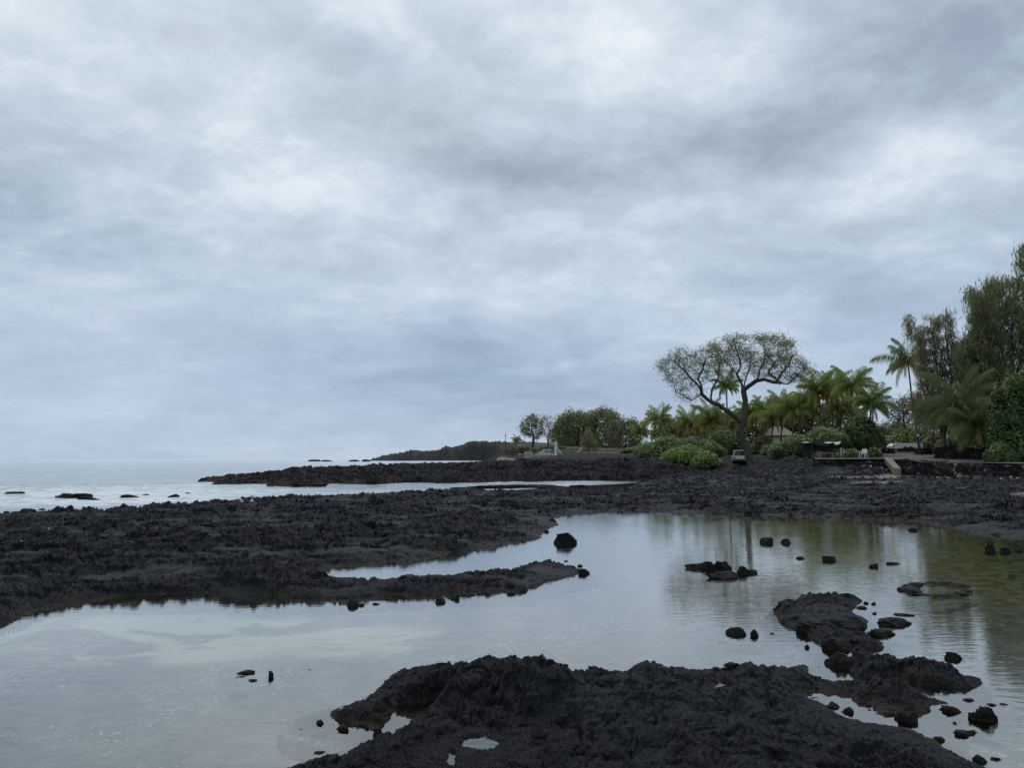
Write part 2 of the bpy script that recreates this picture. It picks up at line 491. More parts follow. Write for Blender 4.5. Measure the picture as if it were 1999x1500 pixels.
    m1 = billow(X * .22 + wv * .4, Y * .38 + wv * .3, 3, 41, 0.5)
    m2 = billow(X * .9 + wv, Y * 1.3, 4, 43, 0.62)
    m3 = billow(X * 3.4 + wv, Y * 3.4, 3, 47, 0.65)
    midrel = 0.10 * m1 + 0.075 * m2 + 0.05 * m3
    f1 = billow(X * .10, Y * .09, 4, 51, 0.6)
    f2 = billow(X * .55, Y * .4, 3, 53, 0.6)
    farrel = 0.18 * f1 + 0.20 * f2
    k1 = sstep(9, 16, R)
    k2 = sstep(42, 70, R)
    rel = nearrel * (1 - k1) + (midrel * (1 - k2) + farrel * k2) * k1
    # smoother pahoehoe pavement patches
    pav = sstep(0.0, 0.35, fbm(X * .3 + 3, Y * .55, 3, 81, .45)) * 0.75 + 0.75 * sstep(0.1, 0.8, mnd)
    pav = np.clip(pav, 0, 0.85) * (reg < 4)
    pav = pav * (0.5 + 0.5 * k1)
    rel = rel * (1 - 0.7 * pav)
    # blocky clinker: stones scattered over the rough ground, at two sizes
    lsc = np.maximum(scs, .3)
    for cs, ch, blk, cseed in ((1.5, 0.085, 0.07, 5), (4.6, 0.055 * (1 - .7 * k2), 0.03 * (1 - .7 * k2), 6)):
        gx, gy = X * cs * scs + wx * 2.5, Y * cs * scs + wy * 2.5
        c1, c2, cv = cells(gx, gy, cseed)
        stone = np.clip(0.62 - c1, 0, 0.42) * (cv > 0.35) * (0.3 + cv)
        crack = sstep(0.12, 0.0, c2 - c1)
        rel = rel + (ch * stone + blk * (((cv * 7.3) % 1.0) - 0.5) - blk * 0.7 * crack) / lsc * (1 - 0.85 * pav) * (R > 1)
    land = np.clip(lava, 0, 1)
    amp = (0.25 + 0.75 * land) * np.clip((H + 0.12) / 0.38, 0.35, 1)
    H = H + rel * amp * cut * np.where(reg == 6, 3.0, 1.0) * np.where(lava > 0.01, 1, 0.25)
    # ledges: terrace the shelf
    stp = 0.11
    q = H / stp + 0.6 * perlin(X * .5, Y * .5, 91)
    ter = (np.floor(q) + sstep(0.3, 0.75, q - np.floor(q)) - 0.6 * perlin(X * .5, Y * .5, 91)) * stp
    kk = 0.55 * ((reg == 3) | (reg == 4)) * sstep(0.05, 0.2, H) * cut
    H = H * (1 - kk) + ter * kk
    for hp in HOLES:
        hs = poly_sd(hp, Xw, Yw, 3)
        th = sstep(-0.2, 0.04, hs)
        H = np.where(th > 0, H * (1 - th) + (-0.07) * th, H)
    for pp in PUDDLES:
        ps = poly_sd(pp, X + wx * .2, Y + wy * .2, 3) + 0.03 * perlin(X * 9, Y * 9, 3)
        rim = sstep(-0.35, -0.06, ps)
        H = np.where(rim > 0, np.maximum(H, (PL + 0.012) * rim + H * (1 - rim)), H)
        H = np.where((ps > -0.25) & (ps < 0), H * (1 - rim * .7) + (PL + 0.02 + .25 * (H - PL)) * rim * .7, H)
        th = sstep(-0.03, 0.05, ps)
        H = H * (1 - th) + (PL - 0.05) * th
    sand = np.zeros(X.shape)
    for i, sp in enumerate(SANDS):
        sdv = poly_sd(sp, X + wx * .6, Y + wy * .5, 6)
        sand = np.maximum(sand, sstep(-0.25, 0.25, sdv + 0.35 * fbm(X * 1.5, Y * 1.5, 2, 95)))
    H = np.where(sand > 0, H * (1 - 0.8 * sand) + (0.55 + 0.04 * fbm(X * 2, Y * 2, 2, 96)) * 0.8 * sand * (R > 45) + 0.8 * sand * 0.25 * (R <= 45), H)
    # flat bed for the road
    roadm = sstep(4.6, 3.2, rd) * (t > 0.02)
    soil = soft * (reg == 5)
    H = H - 0.25 * roadm * sstep(0.3, 1.0, t) * 0.0
    return H, reg, sand, soil, np.clip(lava, 0, 1), pav + 0.0 * H


def hgt(x, y):
    return float(terrain(np.array([x, x + .01]), np.array([y, y]))[0][0])


# ---------------------------------------------------------------- object helpers
def link(o):
    COL.objects.link(o)
    return o


def tag(o, label=None, cat=None, group=None, kind=None):
    if label:
        o['label'] = label
    if cat:
        o['category'] = cat
    if group:
        o['group'] = group
    if kind:
        o['kind'] = kind
    return o


def empty(name, loc, rz=0.0):
    o = bpy.data.objects.new(name, None)
    o.location = loc
    o.rotation_euler = (0, 0, rz)
    o.empty_display_size = 0.3
    return link(o)


def np_mesh(name, V, Fc, mat=None, parent=None, smooth=False, attrs=None):
    """V (n,3); Fc (m,k) quads or tris"""
    V = np.asarray(V, np.float32)
    Fc = np.asarray(Fc, np.int32)
    me = bpy.data.meshes.new(name)
    me.vertices.add(len(V))
    me.vertices.foreach_set('co', V.ravel())
    k = Fc.shape[1]
    me.loops.add(Fc.size)
    me.loops.foreach_set('vertex_index', Fc.ravel())
    me.polygons.add(len(Fc))
    me.polygons.foreach_set('loop_start', np.arange(0, Fc.size, k, dtype=np.int32))
    me.polygons.foreach_set('loop_total', np.full(len(Fc), k, np.int32))
    me.polygons.foreach_set('use_smooth', np.full(len(Fc), smooth, bool))
    for an, av in (attrs or {}).items():
        a = me.attributes.new(an, 'FLOAT', 'POINT')
        a.data.foreach_set('value', np.asarray(av, np.float32))
    me.update()
    me.validate()
    if mat:
        me.materials.append(mat)
    o = link(bpy.data.objects.new(name, me))
    if parent is not None:
        o.parent = parent
    return o


class MB:
    """collects boxes, tubes and loose faces into one mesh"""

    def __init__(s):
        s.v = []
        s.f = []

    def add(s, vs, fs):
        b = len(s.v)
        s.v += [tuple(q) for q in vs]
        s.f += [tuple(b + i for i in q) for q in fs]
        return s

    def box(s, x0, x1, y0, y1, z0, z1, tx=0.0, ty=0.0):
        """tapers by tx, ty at the top"""
        vs = [(x0, y0, z0), (x1, y0, z0), (x1, y1, z0), (x0, y1, z0), (x0 + tx, y0 + ty, z1), (x1 - tx, y0 + ty, z1), (x1 - tx, y1 - ty, z1), (x0 + tx, y1 - ty, z1)]
        return s.add(vs, [(0, 3, 2, 1), (4, 5, 6, 7), (0, 1, 5, 4), (1, 2, 6, 5), (2, 3, 7, 6), (3, 0, 4, 7)])

    def tube(s, pts, rad, n=8):
        pts = [Vector(p) for p in pts]
        if not hasattr(rad, '__len__'):
            rad = [rad] * len(pts)
        rings = []
        b = len(s.v)
        for i, p in enumerate(pts):
            d = (pts[min(i + 1, len(pts) - 1)] - pts[max(i - 1, 0)]).normalized()
            ref = Vector((0, 0, 1)) if abs(d.z) < 0.9 else Vector((1, 0, 0))
            if i == 0:
                a = d.cross(ref).normalized()
            else:
                a = (a - d * a.dot(d)).normalized()
            c = d.cross(a)
            for k in range(n):
                t = 2 * math.pi * k / n
                s.v.append(tuple(p + (a * math.cos(t) + c * math.sin(t)) * rad[i]))
        for i in range(len(pts) - 1):
            for k in range(n):
                k2 = (k + 1) % n
                s.f.append((b + i * n + k, b + i * n + k2, b + (i + 1) * n + k2, b + (i + 1) * n + k))
        s.f.append(tuple(b + k for k in range(n))[::-1])
        s.f.append(tuple(b + (len(pts) - 1) * n + k for k in range(n)))
        return s

    def build(s, name, mat, parent=None, smooth=False, bevel=0.0):
        me = bpy.data.meshes.new(name)
        me.from_pydata(s.v, [], s.f)
        me.materials.append(mat)
        if smooth:
            me.polygons.foreach_set('use_smooth', [True] * len(me.polygons))
        me.update()
        o = link(bpy.data.objects.new(name, me))
        if bevel:
            m = o.modifiers.new('bevel', 'BEVEL')
            m.width = bevel
            m.segments = 2
        if parent is not None:
            o.parent = parent
        return o


# ---------------------------------------------------------------- materials
def new_mat(name):
    m = bpy.data.materials.new(name)
    m.use_nodes = True
    return m, NT(m.node_tree)


def finish(nt, shader, disp=None):
    nt.n('ShaderNodeOutputMaterial', {'Surface': shader})


def plain(name, col, rough=0.6, var=0.12, scale=6.0, metal=0.0, bump=0.0):
    m, n = new_mat(name)
    co = n.n('ShaderNodeTexCoord').outputs['Object']
    f = n.noise(co, scale, 5)
    c = n.mix(f, tuple(x * (1 - var * 2) for x in col), tuple(min(1, x * (1 + var)) for x in col))
    b = n.n('ShaderNodeBsdfPrincipled', {'Base Color': c, 'Roughness': rough, 'Metallic': metal})
    if bump:
        bn = n.n('ShaderNodeBump', {'Height': f, 'Distance': bump, 'Strength': 1.0})
        n.t.links.new(bn.outputs[0], b.inputs['Normal'])
    finish(n, b.outputs[0])
    return m


def lava_mat(name, base=(0.0070, 0.0076, 0.0096), brown=0.16, spec=0.16, rust=0.0):
    m, n = new_mat(name)
    g = n.n('ShaderNodeNewGeometry')
    pos = g.outputs['Position']
    z = n.n('ShaderNodeSeparateXYZ', {0: pos}).outputs[2]
    n1 = n.noise(pos, 0.5, 5, 0.6)
    n2 = n.noise(pos, 3.0, 6, 0.65)
    n3 = n.noise(pos, 30.0, 5, 0.7)
    c = n.mix(n.ramp(n1, 0.35, 0.7), base, tuple(x * 2.2 for x in base))
    c = n.mix(n.math('MULTIPLY', n.ramp(n2, 0.5, 0.75), 0.6), c, (0.028, 0.030, 0.036))
    c = n.mix(n.math('MULTIPLY', n.ramp(n3, 0.48, 0.72), 0.6), c, (0.050, 0.052, 0.058))
    c = n.mix(n.math('MULTIPLY', n.ramp(n.noise(pos, 1.3, 4), 0.52, 0.72), brown), c, (0.045, 0.030, 0.022))
    c = n.mix(n.math('MULTIPLY', n.math('MULTIPLY', n.attr('pav'), n.ramp(n2, 0.3, 0.6)), 0.9), c, (0.056, 0.060, 0.070))  # lighter glassy crust, with the sheen of smooth pavement painted in
    if rust:
        rz = n.math('MULTIPLY', n.ramp(z, 0.75, 0.25), n.math('MULTIPLY', n.ramp(n.n('ShaderNodeSeparateXYZ', {0: pos}).outputs[0], -2.0, -12.0), n.ramp(n.noise(pos, 0.25, 4), 0.38, 0.55)))
        c = n.mix(n.math('MULTIPLY', rz, rust), c, (0.075, 0.048, 0.035))
    # wet algae line and underwater rock
    zz = n.math('ADD', z, n.math('MULTIPLY', n.math('SUBTRACT', n2, 0.5), 0.05))
    c = n.mix(n.math('MULTIPLY', n.ramp(zz, 0.055, 0.01), 0.75), c, (0.034, 0.026, 0.014))
    sand_c = n.mix(n.ramp(n.noise(pos, 4.0, 6, 0.65, 0.5), 0.4, 0.62), (0.22, 0.225, 0.21), (0.33, 0.33, 0.30))
    sand_c = n.mix(n.ramp(z, -0.17, -0.07), sand_c, n.mix(n2, (0.05, 0.042, 0.018), (0.20, 0.18, 0.075)))
    xy_ = n.n('ShaderNodeSeparateXYZ', {0: pos})
    fo_ = n.math('MULTIPLY', n.ramp(xy_.outputs[1], 10.0, 17.0), n.ramp(xy_.outputs[0], 2.0, 7.0))
    sand_c = n.mix(fo_, sand_c, n.mix(n.ramp(n2, 0.35, 0.65), (0.07, 0.06, 0.022), (0.44, 0.38, 0.17)))
    c = n.mix(n.ramp(zz, -0.02, -0.10), c, sand_c)
    sm = n.attr('sand')
    pale = n.mix(n.ramp(n.noise(pos, 5.0, 5, 0.7), 0.4, 0.62), (0.10, 0.09, 0.075), (0.36, 0.32, 0.27))
    c = n.mix(sm, c, pale)
    so = n.math('MULTIPLY', n.attr('soil'), n.math('SUBTRACT', 1.0, sm))
    soilc = n.mix(n.ramp(n.noise(pos, 0.35, 5), 0.4, 0.6), (0.045, 0.035, 0.028), (0.045, 0.055, 0.022))
    c = n.mix(so, c, soilc)
    # lichen-grey and pale bits
    vor = n.n('ShaderNodeTexVoronoi', {'Vector': pos, 'Scale': 9.0}).outputs['Distance']
    bits = n.math('MULTIPLY', n.ramp(vor, 0.09, 0.05), n.ramp(n.noise(pos, 0.8, 3), 0.56, 0.68))
    c = n.mix(n.math('MULTIPLY', bits, 0.5), c, (0.22, 0.21, 0.19))
    rough = n.n('ShaderNodeMapRange', {'Value': n2, 'To Min': 0.5, 'To Max': 0.95}).outputs[0]
    h = n.math('ADD', n.math('MULTIPLY', n.noise(pos, 14.0, 8, 0.75), 0.075), n.math('MULTIPLY', n3, 0.03))
    bp = n.n('ShaderNodeBump', {'Height': h, 'Distance': 1.0, 'Strength': 0.9})
    b = n.n('ShaderNodeBsdfPrincipled', {'Base Color': c, 'Roughness': rough, 'Normal': bp.outputs[0], 'Specular IOR Level': spec})
    finish(n, b.outputs[0])
    return m


LAVA = lava_mat('black_lava')
LAVA_W = lava_mat('weathered_lava', (0.0085, 0.0086, 0.0098), 0.25, 0.08)


def wall_mat():
    m, n = new_mat('wall_stone')
    pos = n.n('ShaderNodeNewGeometry').outputs['Position']
    v = n.n('ShaderNodeTexVoronoi', {'Vector': n.vmath('MULTIPLY', pos, (1, 1, 1.3)), 'Scale': 2.6})
    sp = n.n('ShaderNodeSeparateColor', {0: v.outputs['Color']}).outputs[0]
    c = n.mix(n.ramp(sp, 0.2, 1.0), (0.012, 0.012, 0.013), (0.060, 0.056, 0.054))
    c = n.mix(n.ramp(sp, 0.93, 0.97), c, (0.20, 0.19, 0.17))
    e = n.n('ShaderNodeTexVoronoi', {'Vector': n.vmath('MULTIPLY', pos, (1, 1, 1.3)), 'Scale': 2.6}, feature='DISTANCE_TO_EDGE').outputs['Distance']
    bp = n.n('ShaderNodeBump', {'Height': n.ramp(e, 0.0, 0.12), 'Distance': 0.12, 'Strength': 1.0})
    b = n.n('ShaderNodeBsdfPrincipled', {'Base Color': c, 'Roughness': 0.9, 'Normal': bp.outputs[0], 'Specular IOR Level': 0.15})
    finish(n, b.outputs[0])
    return m


WALLST = wall_mat()
LAVA_R = lava_mat('rusty_lava', (0.0085, 0.0086, 0.0098), 0.25, 0.08, 0.5)


def bed_mat():
    m, n = new_mat('pool_bed')
    pos = n.n('ShaderNodeNewGeometry').outputs['Position']
    a = n.noise(n.vmath('MULTIPLY', pos, (0.35, 0.5, 1)), 1.0, 4, 0.6, 0.6)
    b = n.noise(pos, 4.0, 6, 0.65, 0.5)
    d = n.noise(pos, 16.0, 4, 0.6)
    c = n.mix(n.ramp(b, 0.4, 0.62), (0.22, 0.225, 0.21), (0.33, 0.33, 0.30))
    sp = n.n('ShaderNodeSeparateXYZ', {0: pos})
    ex = n.math('POWER', n.math('DIVIDE', n.math('ADD', sp.outputs[0], 4.6), 3.4), 2.0)
    ey = n.math('POWER', n.math('DIVIDE', n.math('SUBTRACT', sp.outputs[1], 11.6), 1.5), 2.0)
    pm = n.ramp(n.math('ADD', n.math('ADD', ex, ey), n.math('MULTIPLY', a, 1.6)), 2.4, 1.5)
    c = n.mix(n.math('MULTIPLY', pm, n.ramp(a, 0.42, 0.52)), c, (0.80, 0.82, 0.60))
    c = n.mix(n.math('MULTIPLY', n.ramp(a, 0.56, 0.66), 0.4), c, (0.20, 0.19, 0.13))
    c = n.mix(n.math('MULTIPLY', n.math('MULTIPLY', n.ramp(d, 0.575, 0.64), n.ramp(n.noise(pos, 0.7, 3), 0.42, 0.6)), 0.9), c, (0.85, 0.83, 0.72))
    c = n.mix(n.ramp(n.math('ADD', sp.outputs[2], n.math('MULTIPLY', n.math('SUBTRACT', b, 0.5), 0.12)), -0.17, -0.07), c, n.mix(b, (0.05, 0.042, 0.018), (0.20, 0.18, 0.075)))
    # algae-green ground farther back
    y = n.n('ShaderNodeSeparateXYZ', {0: pos})
    far = n.math('MULTIPLY', n.ramp(y.outputs[1], 10.0, 17.0), n.ramp(y.outputs[0], 2.0, 7.0))
    c = n.mix(far, c, n.mix(n.ramp(b, 0.38, 0.62), (0.07, 0.06, 0.022), (0.44, 0.38, 0.17)))
    bs = n.n('ShaderNodeBsdfPrincipled', {'Base Color': c, 'Roughness': 0.9})
    finish(n, bs.outputs[0])
    return m


def water_mat():
    m, n = new_mat('water')
    pos = n.n('ShaderNodeNewGeometry').outputs['Position']
    sea = n.attr('sea')
    foam = n.attr('foam')
    ln = n.n('ShaderNodeVectorMath', {0: pos}, operation='LENGTH').outputs['Value']
    # pool ripples: long crests lying across the view, patchy
    r1 = n.noise(n.vmath('MULTIPLY', pos, (1.0, 3.2, 1)), 2.6, 3, 0.55, 0.3)
    r2 = n.noise(n.vmath('MULTIPLY', pos, (1.0, 2.2, 1)), 11.0, 2, 0.5)
    patch = n.ramp(n.noise(pos, 0.16, 3), 0.38, 0.62)
    hp = n.math('ADD', n.math('MULTIPLY', r1, 0.0022), n.math('MULTIPLY', n.math('MULTIPLY', r2, 0.0011), n.math('ADD', 0.25, patch)))
    s1 = n.noise(n.vmath('MULTIPLY', pos, (0.5, 1.0, 1)), 0.9, 6, 0.62, 0.4)
    hs = n.math('MULTIPLY', s1, 0.28)
    h = n.n('ShaderNodeMix', {0: sea, 2: hp, 3: hs}, data_type='FLOAT').outputs[0]
    bp = n.n('ShaderNodeBump', {'Height': h, 'Distance': 1.0, 'Strength': 1.0})
    nrm = bp.outputs[0]
    fr = n.n('ShaderNodeFresnel', {'IOR': 1.5, 'Normal': nrm}).outputs[0]
    fr = n.math('SUBTRACT', 1.0, n.math('POWER', n.math('SUBTRACT', 1.0, fr), 1.7))
    rough = n.math('ADD', 0.015, n.math('MULTIPLY', sea, 0.16))
    gl = n.n('ShaderNodeBsdfGlossy', {'Color': (1, 1, 1, 1), 'Roughness': rough, 'Normal': nrm})
    tr = n.n('ShaderNodeBsdfTransparent', {'Color': (0.86, 0.90, 0.90, 1)})
    body = n.n('ShaderNodeBsdfDiffuse', {'Color': (0.11, 0.20, 0.26, 1), 'Normal': nrm})
    under = n.n('ShaderNodeMixShader', {0: n.math('MULTIPLY', sea, 0.95)})
    n.t.links.new(tr.outputs[0], under.inputs[1])
    n.t.links.new(body.outputs[0], under.inputs[2])
    mx = n.n('ShaderNodeMixShader', {0: fr})
    n.t.links.new(under.outputs[0], mx.inputs[1])
    n.t.links.new(gl.outputs[0], mx.inputs[2])
    fn = n.noise(n.vmath('MULTIPLY', pos, (0.45, 0.9, 1)), 1.4, 7, 0.7, 0.8)
    ff = n.ramp(n.math('ADD', fn, n.math('MULTIPLY', foam, 0.32)), 0.66, 0.86)
    fb = n.n('ShaderNodeBsdfDiffuse', {'Color': (0.78, 0.80, 0.82, 1)})
    m2 = n.n('ShaderNodeMixShader', {0: n.math('MULTIPLY', ff, n.math('MINIMUM', n.math('MULTIPLY', foam, 3.0), 0.62))})
    n.t.links.new(mx.outputs[0], m2.inputs[1])
    n.t.links.new(fb.outputs[0], m2.inputs[2])
    finish(n, m2.outputs[0])
    return m


def leaf_mat(name, dark, light, odd=None, transl=0.35, rough=0.55):
    m, n = new_mat(name)
    t = n.attr('tint')
    co = n.n('ShaderNodeTexCoord').outputs['Object']
    c = n.mix(t, dark, light)
    if odd:
        c = n.mix(n.ramp(n.math('ADD', n.noise(co, 0.45, 3), n.math('MULTIPLY', n.math('SUBTRACT', t, 0.5), 0.25)), 0.52, 0.66), c, odd)
    b = n.n('ShaderNodeBsdfPrincipled', {'Base Color': c, 'Roughness': rough, 'Specular IOR Level': 0.25})
    tl = n.n('ShaderNodeBsdfTranslucent', {'Color': c})
    mx = n.n('ShaderNodeMixShader', {0: transl})
    n.t.links.new(b.outputs[0], mx.inputs[1])
    n.t.links.new(tl.outputs[0], mx.inputs[2])
    finish(n, mx.outputs[0])
    return m


BARK = plain('dark_bark', (0.075, 0.062, 0.055), 0.9, 0.35, 4.0)
TWIG = plain('twig', (0.13, 0.11, 0.095), 0.9, 0.2, 4.0)
PALM_BARK = plain('palm_bark', (0.12, 0.10, 0.085), 0.9, 0.3, 5.0)
KIAWE_LEAF = leaf_mat('kiawe_leaf', (0.140, 0.172, 0.062), (0.343, 0.406, 0.140))
FAR_LEAF = leaf_mat('far_leaf', (0.149, 0.176, 0.081), (0.297, 0.351, 0.149), (0.216, 0.176, 0.121))
PALM_LEAF = leaf_mat('palm_leaf', (0.112, 0.168, 0.042), (0.308, 0.364, 0.105))
PALM_DARK = leaf_mat('palm_leaf_dark', (0.062, 0.100, 0.037), (0.175, 0.219, 0.075))
PALM_DRY = leaf_mat('palm_leaf_dry', (0.20, 0.165, 0.05), (0.42, 0.37, 0.11))
SHRUB = leaf_mat('shrub_leaf', (0.10, 0.155, 0.055), (0.24, 0.32, 0.11))
SHRUB_D = leaf_mat('shrub_leaf_dark', (0.065, 0.117, 0.039), (0.163, 0.247, 0.078))
SHRUB_B = leaf_mat('shrub_leaf_bright', (0.13, 0.19, 0.055), (0.29, 0.38, 0.12))
IRON = leaf_mat('ironwood_needle', (0.10, 0.13, 0.06), (0.22, 0.27, 0.11), (0.24, 0.20, 0.10))
IRON_B = leaf_mat('ironwood_needle_brown', (0.15, 0.155, 0.085), (0.30, 0.30, 0.16), (0.28, 0.22, 0.13))
KAMANI = leaf_mat('kamani_leaf', (0.065, 0.11, 0.04), (0.17, 0.25, 0.085))
SCRUB = leaf_mat('scrub_leaf', (0.117, 0.130, 0.065), (0.234, 0.254, 0.111), (0.195, 0.156, 0.104))
WHITE = plain('white_paint', (0.72, 0.72, 0.70), 0.5, 0.08)
CONC = plain('concrete', (0.36, 0.32, 0.27), 0.9, 0.15, 3.0)
CONC_D = plain('old_concrete', (0.24, 0.21, 0.18), 0.9, 0.25, 2.0)
WOOD = plain('bare_timber', (0.38, 0.30, 0.21), 0.8, 0.15)
ASPHALT = plain('asphalt', (0.085, 0.082, 0.086), 0.9, 0.15, 1.2)
DIRT = plain('red_dirt', (0.15, 0.095, 0.07), 0.95, 0.25, 1.5)
DARKM = plain('dark_parts_and_shade', (0.03, 0.03, 0.032), 0.7)  # dark posts and fittings, also the painted shade behind the tarp
GLASS = plain('dark_glass', (0.02, 0.022, 0.025), 0.12)
TYRE = plain('tyre', (0.02, 0.02, 0.02), 0.9)
SILVER = plain('silver_paint', (0.42, 0.42, 0.40), 0.35, 0.04)
ROOF = plain('brown_roof', (0.20, 0.165, 0.13), 0.9, 0.15)
WALLC = plain('cream_wall', (0.42, 0.38, 0.32), 0.9, 0.08)
TARP = plain('pale_tarp', (0.55, 0.58, 0.62), 0.6, 0.2)
CORAL = plain('coral', (0.62, 0.60, 0.54), 0.9, 0.2)
YEL = plain('yellow_leaf', (0.20, 0.15, 0.05), 0.7, 0.2)


# ---------------------------------------------------------------- ground mesh (polar grid, finer toward the viewer)
def build_ground():
    a_in = np.radians(np.arange(-37.5, 37.5, 0.078))
    a_out = np.radians(np.concatenate([np.arange(-180, -60, 4.0), np.arange(-60, -37.5, 0.6)]))
    a_out2 = np.radians(np.concatenate([np.arange(37.5, 60, 0.6), np.arange(60, 180.1, 4.0)]))
    A = np.concatenate([a_out, a_in, a_out2])
    rs = [0.4]
    while rs[-1] < 1150:
        r = rs[-1]
        s = 0.03 if r < 3.6 else (0.0034 if r < 45 else (0.0025 if r < 100 else min(0.0030 + (r - 100) * 0.00007, 0.016)))
        rs.append(r * (1 + s))
    rs += [1400, 2500, 6000, 15000, 40000]
    Rr = np.array(rs)
    AA, RR = np.meshgrid(A, Rr)
    X = RR * np.sin(AA)
    Y = RR * np.cos(AA)
    Z, reg, sand, soil, lava, pavv = terrain(X.ravel(), Y.ravel())
    Z = Z.reshape(X.shape)
    Z = np.where(RR > 1250, np.where(X > 0, 12.0, -3.0) * 1.0, Z)
    Z = np.where((RR > 1250) & (AA < math.radians(4)), -3, Z)
    # sideways displacement gives overhangs and undercut lumps
    lv = lava.reshape(X.shape)
    k = lv * (1 - soil.reshape(X.shape))
    amp = np.clip(0.004 * RR, 0.022, 0.14) * k
    fr = 1.0 / np.clip(0.03 * RR, 0.16, 3.0)
    lvl = np.round(np.log2(fr) * 1.0)
    DX = np.zeros(X.shape)
    DY = np.zeros(X.shape)
    f0 = [3.2, 1.0, 0.35]
    wts = [sstep(16, 9, RR), sstep(9, 16, RR) * sstep(70, 40, RR), sstep(40, 70, RR)]
    for i in range(3):
        DX += wts[i] * fbm(X * f0[i] + Z * f0[i] * 2.5, Y * f0[i] + 3.3, 3, 101 + i, 0.6)
        DY += wts[i] * fbm(X * f0[i] + 8.8, Y * f0[i] + Z * f0[i] * 2.5, 3, 111 + i, 0.6)
    X2 = X + DX * amp
    Y2 = Y + DY * amp
    rj = np.random.default_rng(7)
    grit = np.clip(RR * 0.0006, 0.0025, 0.03) * k * (RR < 400) * (1 - 0.8 * pavv.reshape(X.shape))
    Z = Z + rj.normal(size=Z.shape) * grit * (Z > -0.05)
    V = np.stack([X2, Y2, Z], -1).reshape(-1, 3)
    nr, na = X.shape
    i0 = (np.arange(nr - 1)[:, None] * na + np.arange(na - 1)[None, :])
    Q = np.stack([i0, i0 + 1, i0 + na + 1, i0 + na], -1).reshape(-1, 4)
    regg = reg
    fr_ = regg[Q].max(1)
    fr_ = np.where((V[Q, 2].max(1) < -0.13), 0, fr_)
    names = {0: ('sea_bed', 'pale sand and green algae bed of the shallow tide pool', 'pool bed', bed_mat()),
             1: ('foreground_lava_outcrop', 'rough black lava outcrop filling the bottom of the picture in front of the pool', 'lava outcrop', LAVA),
             2: ('lava_islet', 'low black lava islet in the tide pool behind the right end of the foreground outcrop', 'lava islet', LAVA),
             3: ('lava_shelf', 'broad flat black lava shelf between the tide pool and the sea channel', 'lava shelf', LAVA),
             4: ('lava_ridge', 'long low black lava ridge with brown edge reaching left into the sea', 'lava ridge', LAVA_R),
             5: ('shore_ground', 'dark lava and soil ground under the palms and shrubs', 'ground', LAVA_W),
             6: ('headland', 'distant black lava headland on the horizon', 'headland', LAVA_W)}
    for rid, (nm, lab, cat, mt) in names.items():
        q = Q[fr_ == rid]
        if len(q) == 0:
            continue
        u, invi = np.unique(q, return_inverse=True)
        o = np_mesh(nm, V[u], invi.reshape(-1, 4), mt, None, rid in (0, 5, 6), {'sand': sand[u], 'soil': soil[u], 'pav': pavv[u]})
        tag(o, lab, cat, None, 'structure')


build_ground()


# ---------------------------------------------------------------- water
WATER = water_mat()


def build_water():
    A = np.radians(np.concatenate([np.arange(-180, -45, 5.0), np.arange(-45, 45, 0.25), np.arange(45, 181, 5.0)]))
    rs = [0.3]
    while rs[-1] < 400:
        rs.append(rs[-1] * 1.012 if rs[-1] > 20 else rs[-1] * 1.04)
    rs += [450, 520, 600, 700, 850, 1000, 1500, 2500, 5000, 12000, 40000]
    AA, RR = np.meshgrid(A, np.array(rs))
    X = RR * np.sin(AA)
    Y = RR * np.cos(AA)
    # sea = beyond the back edge of the shelf
    sea = sstep(0.0, 6.0, -poly_sd(POLY_BD, X.ravel(), Y.ravel(), 60)).reshape(X.shape)
    back = np.interp(999.5 + F * X / np.maximum(Y, .5), [-2000, 0, 400, 1000, 1300], [29, 31, 44, 58, 78])
    sea = sea * ((Y > back) | (Y < -20))
    sea = np.where(RR > 130, 1.0, sea)
    pxl = 999.5 + F * X / np.maximum(Y, .5)
    # white water: over the reef at the left, along the ridge and the headland
    foam = np.exp(-((pxl - 250) / 500) ** 2) * sstep(34, 42, Y) * sstep(80, 58, Y) * (pxl < 1000)
    foam = foam + 0.9 * np.exp(-(((X - xat(375, 72)) / 3.5) ** 2 + ((Y - 73) / 5) ** 2))
    sC = poly_sd(POLY_C, X.ravel(), Y.ravel(), 40).reshape(X.shape)
    foam = np.maximum(foam, 0.62 * sstep(-5, -0.5, sC) * sea)
    sF = poly_sd(POLY_F, X.ravel(), Y.ravel(), 200).reshape(X.shape)
    foam = np.maximum(foam, 1.1 * sstep(-120, -10, sF) * sstep(60, 0, sF))
    foam = foam * sea
    ph = Y * 0.55 + 2.2 * perlin(X * .03, Y * .03, 5) * 3
    Z = sea * sstep(1200, 100, RR) * (0.07 * np.sin(ph) + 0.05 * fbm(X * .35, Y * .5, 3, 6))
    Z = Z + sea * 0.28 * np.exp(-((Y - (62 + 1.5 * perlin(X * .1, X * 0 + 1, 9))) / 0.9) ** 2) * np.exp(-((X - xat(40, 62)) / 12) ** 2)
    V = np.stack([X, Y, Z], -1).reshape(-1, 3)
    nr, na = X.shape
    i0 = (np.arange(nr - 1)[:, None] * na + np.arange(na - 1)[None, :])
    Q = np.stack([i0, i0 + 1, i0 + na + 1, i0 + na], -1).reshape(-1, 4)
    o = np_mesh('water', V, Q, WATER, None, True, {'sea': sea.ravel(), 'foam': foam.ravel()})
    tag(o, 'calm tide pool and grey blue sea reflecting the cloudy sky', 'water', None, 'structure')


build_water()


